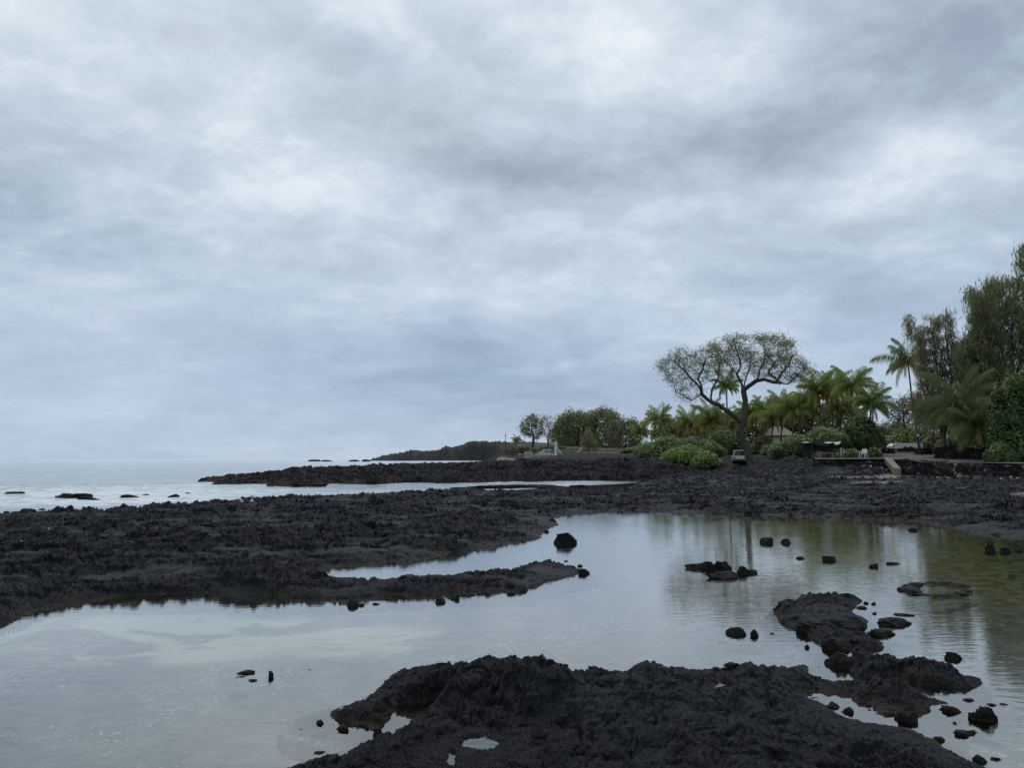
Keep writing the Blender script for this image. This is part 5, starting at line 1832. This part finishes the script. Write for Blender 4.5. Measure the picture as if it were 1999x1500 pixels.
# ---------------------------------------------------------------- built things
def house(px0, px1, D, base_py, eave_py, ridge_py, label, wall=WALLC, roof=ROOF, over=0.5, depth=6, windows=2, name='house', cat='house'):
    xa, xb = xat(px0, D), xat(px1, D)
    zb, ze, zr = at_d(px0, base_py, D).z, at_d(px0, eave_py, D).z, at_d(px0, ridge_py, D).z
    zb = min(zb, hgt((xa + xb) / 2, D))
    w_ = (xb - xa) / 2
    root = empty(name, ((xa + xb) / 2, D, zb))
    tag(root, label, cat)
    MB().box(-w_, w_, 0, depth, -.3, ze - zb).build('wall', wall, root)
    m = MB()
    o_ = over
    h0, h1 = ze - zb, zr - zb
    m.add([(-w_ - o_, -o_, h0), (w_ + o_, -o_, h0), (w_ + o_, depth + o_, h0), (-w_ - o_, depth + o_, h0), (-w_ * .55, depth / 2, h1), (w_ * .55, depth / 2, h1),
           (-w_ - o_, -o_, h0 - .12), (w_ + o_, -o_, h0 - .12), (w_ + o_, depth + o_, h0 - .12), (-w_ - o_, depth + o_, h0 - .12)],
          [(0, 1, 5, 4), (1, 2, 5), (2, 3, 4, 5), (3, 0, 4), (6, 7, 1, 0), (7, 8, 2, 1), (8, 9, 3, 2), (9, 6, 0, 3), (9, 8, 7, 6)])
    m.build('roof', roof, root)
    for k in range(windows):
        cx = -w_ + 2 * w_ * (k + .5) / windows
        f = MB().box(cx - .5, cx + .5, -.05, .02, h0 * .42, h0 * .85).build('window', WHITE, root)
        MB().box(cx - .42, cx + .42, -.07, -.045, h0 * .47, h0 * .81).build('pane', GLASS, f)
    return root


house(1512, 1550, 142, 878, 850, 832, 'tan house with brown hip roof seen between the palm trunks', windows=1)
house(1676, 1722, 108, 880, 856, 848, 'low white walled house behind the dome shaped tree', wall=WHITE, roof=TARP, windows=1)
house(1012, 1026, 340, 873, 863.5, 859, 'tiny pale hut with flat roof near the round far tree', windows=1, over=.6, name='hut', cat='hut')
# lanai roof with post right of the white house
root = empty('carport', (xat(1726, 106), 106, hgt(xat(1726, 106), 106)))
tag(root, 'small flat white roof on dark posts beside the white house', 'carport')
zt = at_d(1726, 851, 106).z - root.location.z
MB().box(-1.0, 1.1, -1.2, 1.4, zt - .12, zt).build('roof', WHITE, root)
for sx, sy in ((-.8, -1), (.9, -1), (-.8, 1.2), (.9, 1.2)):
    MB().box(sx - .035, sx + .035, sy - .035, sy + .035, -.2, zt - .12).build('post', DARKM, root)

# shaded shelter
sx0 = xat(1612, 91)
g = hgt(sx0, 91)
root = empty('shelter', (sx0, 91, g))
tag(root, 'dark open shelter with sagging pale tarp roof under the flat topped tree', 'shelter')
m = MB()
nx_, ny_ = 16, 8
hT = at_d(1612, 864, 91).z - g
for j in range(ny_ + 1):
    for i in range(nx_ + 1):
        u, v = i / nx_, j / ny_
        m.v.append((-1.9 + 3.8 * u, -.6 + 3.0 * v, hT + .12 * math.sin(u * 9) - .35 * math.sin(math.pi * v) * math.sin(math.pi * u) - (.35 if 0.7 < u < .9 and j == 0 else 0)))
for j in range(ny_):
    for i in range(nx_):
        a = j * (nx_ + 1) + i
        m.f.append((a, a + 1, a + nx_ + 2, a + nx_ + 1))
m.build('tarp', TARP, root)
for px_, py_ in ((-1.8, -.5), (1.8, -.5), (-1.8, 2.3), (1.8, 2.3)):
    MB().tube([(px_, py_, -.2), (px_, py_, hT)], .05, 6).build('post', DARKM, root)
MB().box(-1.8, 1.8, 2.3, 2.4, -.1, hT - .1).build('shade_panel', DARKM, root)  # near-black sheet standing in for the shade under the tarp
root = empty('picnic_table', (xat(1612, 88), 88, hgt(xat(1612, 88), 88)))
tag(root, 'grey wooden table standing in the shade in front of the tarp shelter', 'table')
MB().box(-.9, .9, -.4, .4, .70, .76).build('table_top', WOOD, root)
for sx in (-.7, .7):
    for sy in (-.3, .3):
        MB().box(sx - .04, sx + .04, sy - .04, sy + .04, -.05, .70).build('leg', WOOD, root)


# white plastic chair
def chair():
    D = 81.0
    x = xat(1685, D)
    root = empty('plastic_chair', (x, D, 2.27), math.radians(-50))
    tag(root, 'white plastic garden armchair on the patio edge facing the sea', 'chair')
    b = MB().box(-.26, .26, -.25, .25, .42, .46)
    b.build('seat', WHITE, root, bevel=.01)
    b = MB()
    for i in range(5):
        x0 = -.22 + i * .11
        b.add([(x0 - .035, .25, .5), (x0 + .035, .25, .5), (x0 + .035, .36, .9), (x0 - .035, .36, .9), (x0 - .035, .28, .5), (x0 + .035, .28, .5), (x0 + .035, .39, .9), (x0 - .035, .39, .9)],
              [(0, 1, 2, 3), (7, 6, 5, 4), (0, 4, 5, 1), (1, 5, 6, 2), (2, 6, 7, 3), (3, 7, 4, 0)])
    b.tube([(-.27, .24, .46), (-.27, .30, .62), (-.25, .37, .88), (-.15, .39, .94), (.15, .39, .94), (.25, .37, .88), (.27, .30, .62), (.27, .24, .46)], .025, 6)
    b.build('backrest', WHITE, root)
    for s in (-1, 1):
        MB().tube([(s * .29, .3, .66), (s * .3, 0, .67), (s * .3, -.22, .66), (s * .29, -.26, .6), (s * .28, -.26, .44)], .026, 6).build('armrest', WHITE, root)
        for y in (-.24, .24):
            MB().tube([(s * .25, y, .43), (s * .29, y * 1.2, 0)], [.03, .022], 6).build('leg', WHITE, root)


chair()


# vehicles
def car(px, D, label, paint, yaw, length=4.3, width=1.8, height=1.7, name='parked_car', z=None, scale=1.0, cat='car'):
    x = xat(px, D)
    g = hgt(x, D) if z is None else z
    root = empty(name, (x, D, g + .02), yaw)
    root.scale = (scale,) * 3
    tag(root, label, cat)
    L, W, Hh = length / 2, width / 2, height
    # side profile (x forward) lofted over the width
    low = [(-L, .35), (-L - .04, .62), (-L + .02, .95), (-L + .35, 1.0), (L - 1.25, 1.0), (L - .35, .86), (L, .68), (L + .02, .4), (L - .2, .28), (-L + .2, .28)]
    b = MB()
    n = len(low)
    for k, (yy, sh) in enumerate(((-W, .96), (-W + .12, 1.0), (W - .12, 1.0), (W, .96))):
        for (a, c) in low:
            b.v.append((a * sh, yy, .28 + (c - .28) * (sh if c > .5 else 1)))
    for k in range(3):
        for i in range(n):
            j = (i + 1) % n
            b.f.append((k * n + i, k * n + j, (k + 1) * n + j, (k + 1) * n + i))
    b.f.append(tuple(range(n))[::-1])
    b.f.append(tuple(3 * n + i for i in range(n)))
    b.build('body', paint, root, bevel=.03)
    cab = MB()
    bx0, bx1, tx0, tx1 = -L + .12, L - 1.2, -L + .42, L - 1.95
    cab.add([(bx0, -W + .08, .98), (bx1, -W + .08, .98), (bx1, W - .08, .98), (bx0, W - .08, .98),
             (tx0, -W + .24, Hh), (tx1, -W + .24, Hh), (tx1, W - .24, Hh), (tx0, W - .24, Hh)],
            [(0, 3, 2, 1), (4, 5, 6, 7), (0, 1, 5, 4), (1, 2, 6, 5), (2, 3, 7, 6), (3, 0, 4, 7)])
    cabo = cab.build('cabin', paint, root, bevel=.05)
    # windows set just proud of the cabin faces

    def quad(p4, nm):
        p4 = [Vector(p) for p in p4]
        c = sum(p4, Vector()) / 4
        q = [c + (p - c) * .82 for p in p4]
        nn = (q[1] - q[0]).cross(q[2] - q[0]).normalized() * .012
        mb = MB().add([p + nn for p in q] + [p - nn * .5 for p in q], [(0, 1, 2, 3), (7, 6, 5, 4), (0, 4, 5, 1), (1, 5, 6, 2), (2, 6, 7, 3), (3, 7, 4, 0)])
        mb.build(nm, GLASS, root)
    v = [Vector(q) for q in cab.v]
    quad((v[3], v[0], v[4], v[7]), 'rear_window')
    quad((v[1], v[2], v[6], v[5]), 'windscreen')
    for (a, c, d, e) in ((0, 1, 5, 4), (2, 3, 7, 6)):
        m1, m2 = v[a].lerp(v[c], .5), v[e].lerp(v[d], .5)
        quad((v[a], m1, m2, v[e]), 'side_window')
        quad((m1, v[c], v[d], m2), 'side_window')
    for sx in (-L + .75, L - .8):
        for sy in (-W + .02, W - .22):
            wv = MB().tube([(sx, sy, .33), (sx, sy + .2, .33)], .33, 16).build('wheel', TYRE, root, bevel=.02)
            ys = sy - .01 if sy < 0 else sy + .2
            MB().tube([(sx, ys, .33), (sx, ys + .012, .33)], .19, 12).build('rim', SILVER, wv)
    for sy in (-W + .1, W - .32):
        MB().box(-L - .06, -L + .02, sy, sy + .22, .66, .9).build('tail_light', plain('lamp_red', (.3, .03, .02), .3), root)
        MB().box(L - .08, L + .03, sy, sy + .24, .55, .68).build('headlight', SILVER, root)
    MB().box(-L - .10, -L + .02, -W + .1, W - .1, .38, .55).build('bumper', DARKM, root)
    MB().box(-L - .062, -L - .04, -.25, .25, .62, .75).build('number_plate', WHITE, root)


car(1443, 99, 'silver car with open dark rear window parked left of the big tree trunk', SILVER, math.radians(75), z=hgt(xat(1443, 99), 99) - .5)
car(1190, 262, 'white car parked under the far trees', WHITE, math.radians(12), scale=1.15)


def trailer():
    D = 112
    x = xat(1768, D)
    g = at_d(1768, 880, D).z
    g = max(g, hgt(x, D))
    root = empty('camper_trailer', (x, D, g), math.radians(-4))
    tag(root, 'long low white trailer parked across the road behind the rock walls', 'trailer')
    Hh = at_d(1768, 866, D).z - g
    b = MB()
    prof = [(-2.3, .3), (-2.3, Hh * .62), (-1.75, Hh), (1.9, Hh * .94), (2.05, Hh * .8), (2.05, .3)]
    for y in (-.95, -.85, .85, .95):
        k = .98 if abs(y) > .9 else 1
        b.v += [(a * k, y, c * k) for a, c in prof]
    n = len(prof)
    for k in range(3):
        for i in range(n):
            j = (i + 1) % n
            b.f.append((k * n + i, k * n + j, (k + 1) * n + j, (k + 1) * n + i))
    b.f += [tuple(range(n))[::-1], tuple(3 * n + i for i in range(n))]
    b.build('body', WHITE, root, bevel=.03)
    MB().box(-.2, 1.1, -.99, -.955, Hh * .32, Hh * .46).build('window', GLASS, root)
    MB().box(-1.7, 1.85, -.99, -.96, Hh * .86, Hh * .90).build('trim', SILVER, root)
    for sx in (-.4, .35):
        MB().tube([(sx, -1.0, .3), (sx, -.8, .3)], .3, 14).build('wheel', TYRE, root)
        MB().tube([(sx, .8, .3), (sx, 1.0, .3)], .3, 14).build('wheel', TYRE, root)
    MB().tube([(-2.3, 0, .4), (-3.2, 0, .35)], .05, 6).build('hitch', DARKM, root)


trailer()

# globe lamp
D = 104
x = xat(1794, D)
g = hgt(x, D)
root = empty('lamp_post', (x, D, g))
tag(root, 'thick black lamp post with white globe beside the road', 'lamp post')
zt = at_d(1794, 851, D).z - g
MB().box(-.2, .2, -.2, .2, -.2, .5).tube([(0, 0, .5), (0, 0, zt - .3)], [.14, .09], 8).build('post', DARKM, root)
Vi, Fi = ICO[3]
MB().add([Vector(v) * .19 + Vector((0, 0, zt)) for v in Vi], [tuple(q) for q in Fi]).build('globe', WHITE, root, True)
MB().tube([(0, 0, zt - .32), (0, 0, zt - .14)], [.12, .16], 8).build('collar', DARKM, root)

# ---- boat ramp group
D = 165


def zrel(py, D, g):
    return at_d(1085, py, D).z - g


x = xat(1085, D)
g = min(hgt(x, D), at_d(1085, 891, D).z)
root = empty('white_mast', (x, D, g))
tag(root, 'white mast with short crossbar and timber braces on the boat ramp edge', 'mast')
ht = at_d(1085, 861, D).z - g
MB().box(-.28, .28, -.28, .28, -.3, ht * .86, .1, .1).tube([(0, 0, ht * .86), (0, 0, ht)], [.16, .13], 8).build('post', WHITE, root)
MB().box(-.95, .7, -.09, .09, ht * .80, ht * .80 + .17).build('crossbar', WHITE, root)
MB().tube([(.2, -.2, ht * .6), (1.6, -.5, -.1)], .1, 6).build('brace', WHITE, root)
MB().tube([(.2, -.5, ht * .45), (1.3, -.9, -.2)], .08, 6).build('brace', WOOD, root)
b = MB()
b.tube([(.5, -.3, -.1), (.75, -.3, ht * .42)], .07, 6).tube([(1.5, -.6, -.1), (.95, -.4, ht * .42)], .07, 6).tube([(.55, -.4, .45), (1.35, -.5, .45)], .05, 6)
b.build('trestle', WOOD, root)
b = MB()
b.add([(-4.6, 0, .12), (3.4, 0, .12), (3.4, .5, .12), (-4.6, .5, .12), (-4.6, 0, -.5), (3.4, 0, -.5), (3.4, .5, -.5), (-4.6, .5, -.5)],
      [(0, 1, 2, 3), (7, 6, 5, 4), (0, 4, 5, 1), (1, 5, 6, 2), (2, 6, 7, 3), (3, 7, 4, 0)])
o = b.build('ramp_kerb', CONC)
o.location = (x, D - .8, g + .1)
tag(o, 'low pale concrete kerb along the front of the boat ramp', 'kerb')
b = MB()
b.box(-.95, .95, -.6, .6, -.5, 1.02, .04, .04)
o = b.build('concrete_block', CONC, bevel=.05)
o.location = (xat(1032, D), D - 1, at_d(1032, 891, D).z)
tag(o, 'cream concrete block at the left end of the boat ramp', 'block')
b = MB().box(-.3, .3, -.3, .3, -.4, .5, .05, .05)
o = b.build('concrete_block', CONC, bevel=.05)
o.location = (xat(1053, D), D - 1.6, at_d(1053, 892, D).z)
tag(o, 'small pale concrete bollard between the cream block and the white mast', 'block')
b = MB()
zr0, zr1 = at_d(1060, 891, D).z, at_d(1060, 877, 215).z
b.add([(xat(1040, D), D, zr0), (xat(1084, D), D, zr0), (xat(1074, 215), 215, zr1), (xat(1062, 215), 215, zr1), (xat(1040, D), D, zr0 - 1), (xat(1084, D), D, zr0 - 1), (xat(1074, 215), 215, zr1 - 1), (xat(1062, 215), 215, zr1 - 1)],
      [(0, 1, 2, 3), (7, 6, 5, 4), (0, 4, 5, 1), (1, 5, 6, 2), (2, 6, 7, 3), (3, 7, 4, 0)])
tag(b.build('boat_ramp', ASPHALT), 'grey sloping boat ramp behind the white mast', 'ramp', None, 'structure')
D2 = 160
b = MB().tube([(-.9, 0, 0), (.1, 0, .85), (.25, 0, 1.2)], .09, 6)
o = b.build('driftwood_log', WHITE, None, True)
o.location = (xat(1133, D2), D2, at_d(1131, 886, D2).z)
tag(o, 'bleached white slanting log on the lava right of the mast', 'log')
x = xat(987, 300)
root = empty('utility_pole', (x, 300, at_d(987, 878, 300).z - 1))
tag(root, 'thin dark pole standing alone left of the hut', 'pole')
MB().tube([(0, 0, -1), (0, 0, 7.4)], [.16, .1], 6).build('post', BARK, root)
MB().box(-.5, .5, -.05, .05, 6.4, 6.52).build('crossbar', BARK, root)

# white coral lumps lying on the lava
CO = [(470, 981, 9, 6, .36), (492, 977, 12, 5, .36), (490, 982, 9, 5, .36), (514, 969, 5, 4, .36), (95, 1035, 3, 3, .3), (41, 1059, 3, 2, .3),
      (1498, 903, 5, 4, 1.5), (1508, 900, 4, 4, 1.6), (1530, 899, 4, 3, 1.6), (1514, 905, 3, 3, 1.5), (1550, 901, 3, 3, 1.5), (1565, 900, 3, 3, 1.6), (1495, 906, 5, 3, 1.4),
      (1700, 911, 4, 4, .9), (1710, 908, 4, 3, 1.0), (1722, 910, 4, 3, .9), (1731, 912, 3, 3, .9), (1917, 932, 6, 3, .6), (1955, 933, 5, 3, .6), (1975, 934, 6, 3, .6), (1988, 932, 7, 4, .6), (1932, 933, 3, 2, .6)]
CLAB = ['left lump of the white coral cluster on the shelf near the sea', 'largest lump of the white coral cluster on the shelf near the sea', 'front lump of the white coral cluster on the shelf near the sea',
        'small white lump right of the white coral cluster on the shelf', 'tiny white pebble on the left part of the shelf', 'tiny white pebble at the far left of the shelf',
        'leftmost but one white stone on the bank right of the big tree', 'highest left white stone on the bank right of the big tree', 'white stone in the middle of the bank right of the big tree',
        'low white stone in the middle of the bank right of the big tree', 'white stone on the bank left of the patio wall', 'rightmost white stone on the bank, nearest the patio wall',
        'leftmost white stone on the bank right of the big tree', 'leftmost white stone below the retaining wall', 'second white stone from the left below the retaining wall',
        'third white stone from the left below the retaining wall', 'white stone below the retaining wall nearest the ramp', 'leftmost white stone at the foot of the seawall',
        'middle white stone at the foot of the seawall', 'white stone at the foot of the seawall near the picture edge', 'white stone at the foot of the seawall at the very picture edge',
        'small white stone right of the leftmost one at the seawall foot']
for i, (a, b_, w_, h_, z) in enumerate(CO):
    lab = CLAB[i]
    p0 = at_z(a, b_, z)
    if p0.y > 130 or p0.y < 0:
        continue
    z = hgt(p0.x, p0.y) if i < 6 else None
    if i < 6:
        o = rock(a, b_, w_, h_, lab, z=.36, mat=CORAL, name='coral_stone', cat='stone', group='white coral stones on the black lava')
        o.location.z = hgt(o.location.x, o.location.y) + .02
    else:
        o = rock(a, b_, w_, h_, lab, z=z if z else CO[i][4], mat=CORAL, name='coral_stone', cat='stone', group='white coral stones on the black lava')
        D_ = 88 if i < 13 else (78.5 if i < 17 else 58)
        s = D_ / o.location.y
        o.location.x *= s
        o.location.y = D_
        o.scale = (s,) * 3
        o.location.z = hgt(o.location.x, D_) + .03
# yellow fallen leaf
p = at_z(1405, 1352, .32)
o = MB().add([(-.05, 0, 0), (-.01, -.025, .012), (.055, -.005, .02), (.01, .03, .03), (-.05, 0, -.004), (-.01, -.025, .008), (.055, -.005, .016), (.01, .03, .026)],
             [(0, 1, 2, 3), (7, 6, 5, 4), (0, 4, 5, 1), (1, 5, 6, 2), (2, 6, 7, 3), (3, 7, 4, 0)]).build('fallen_leaf', YEL)
o.location = (p.x, p.y, hgt(p.x, p.y) + .03)
tag(o, 'curled yellow leaf lying on the black foreground outcrop', 'leaf')
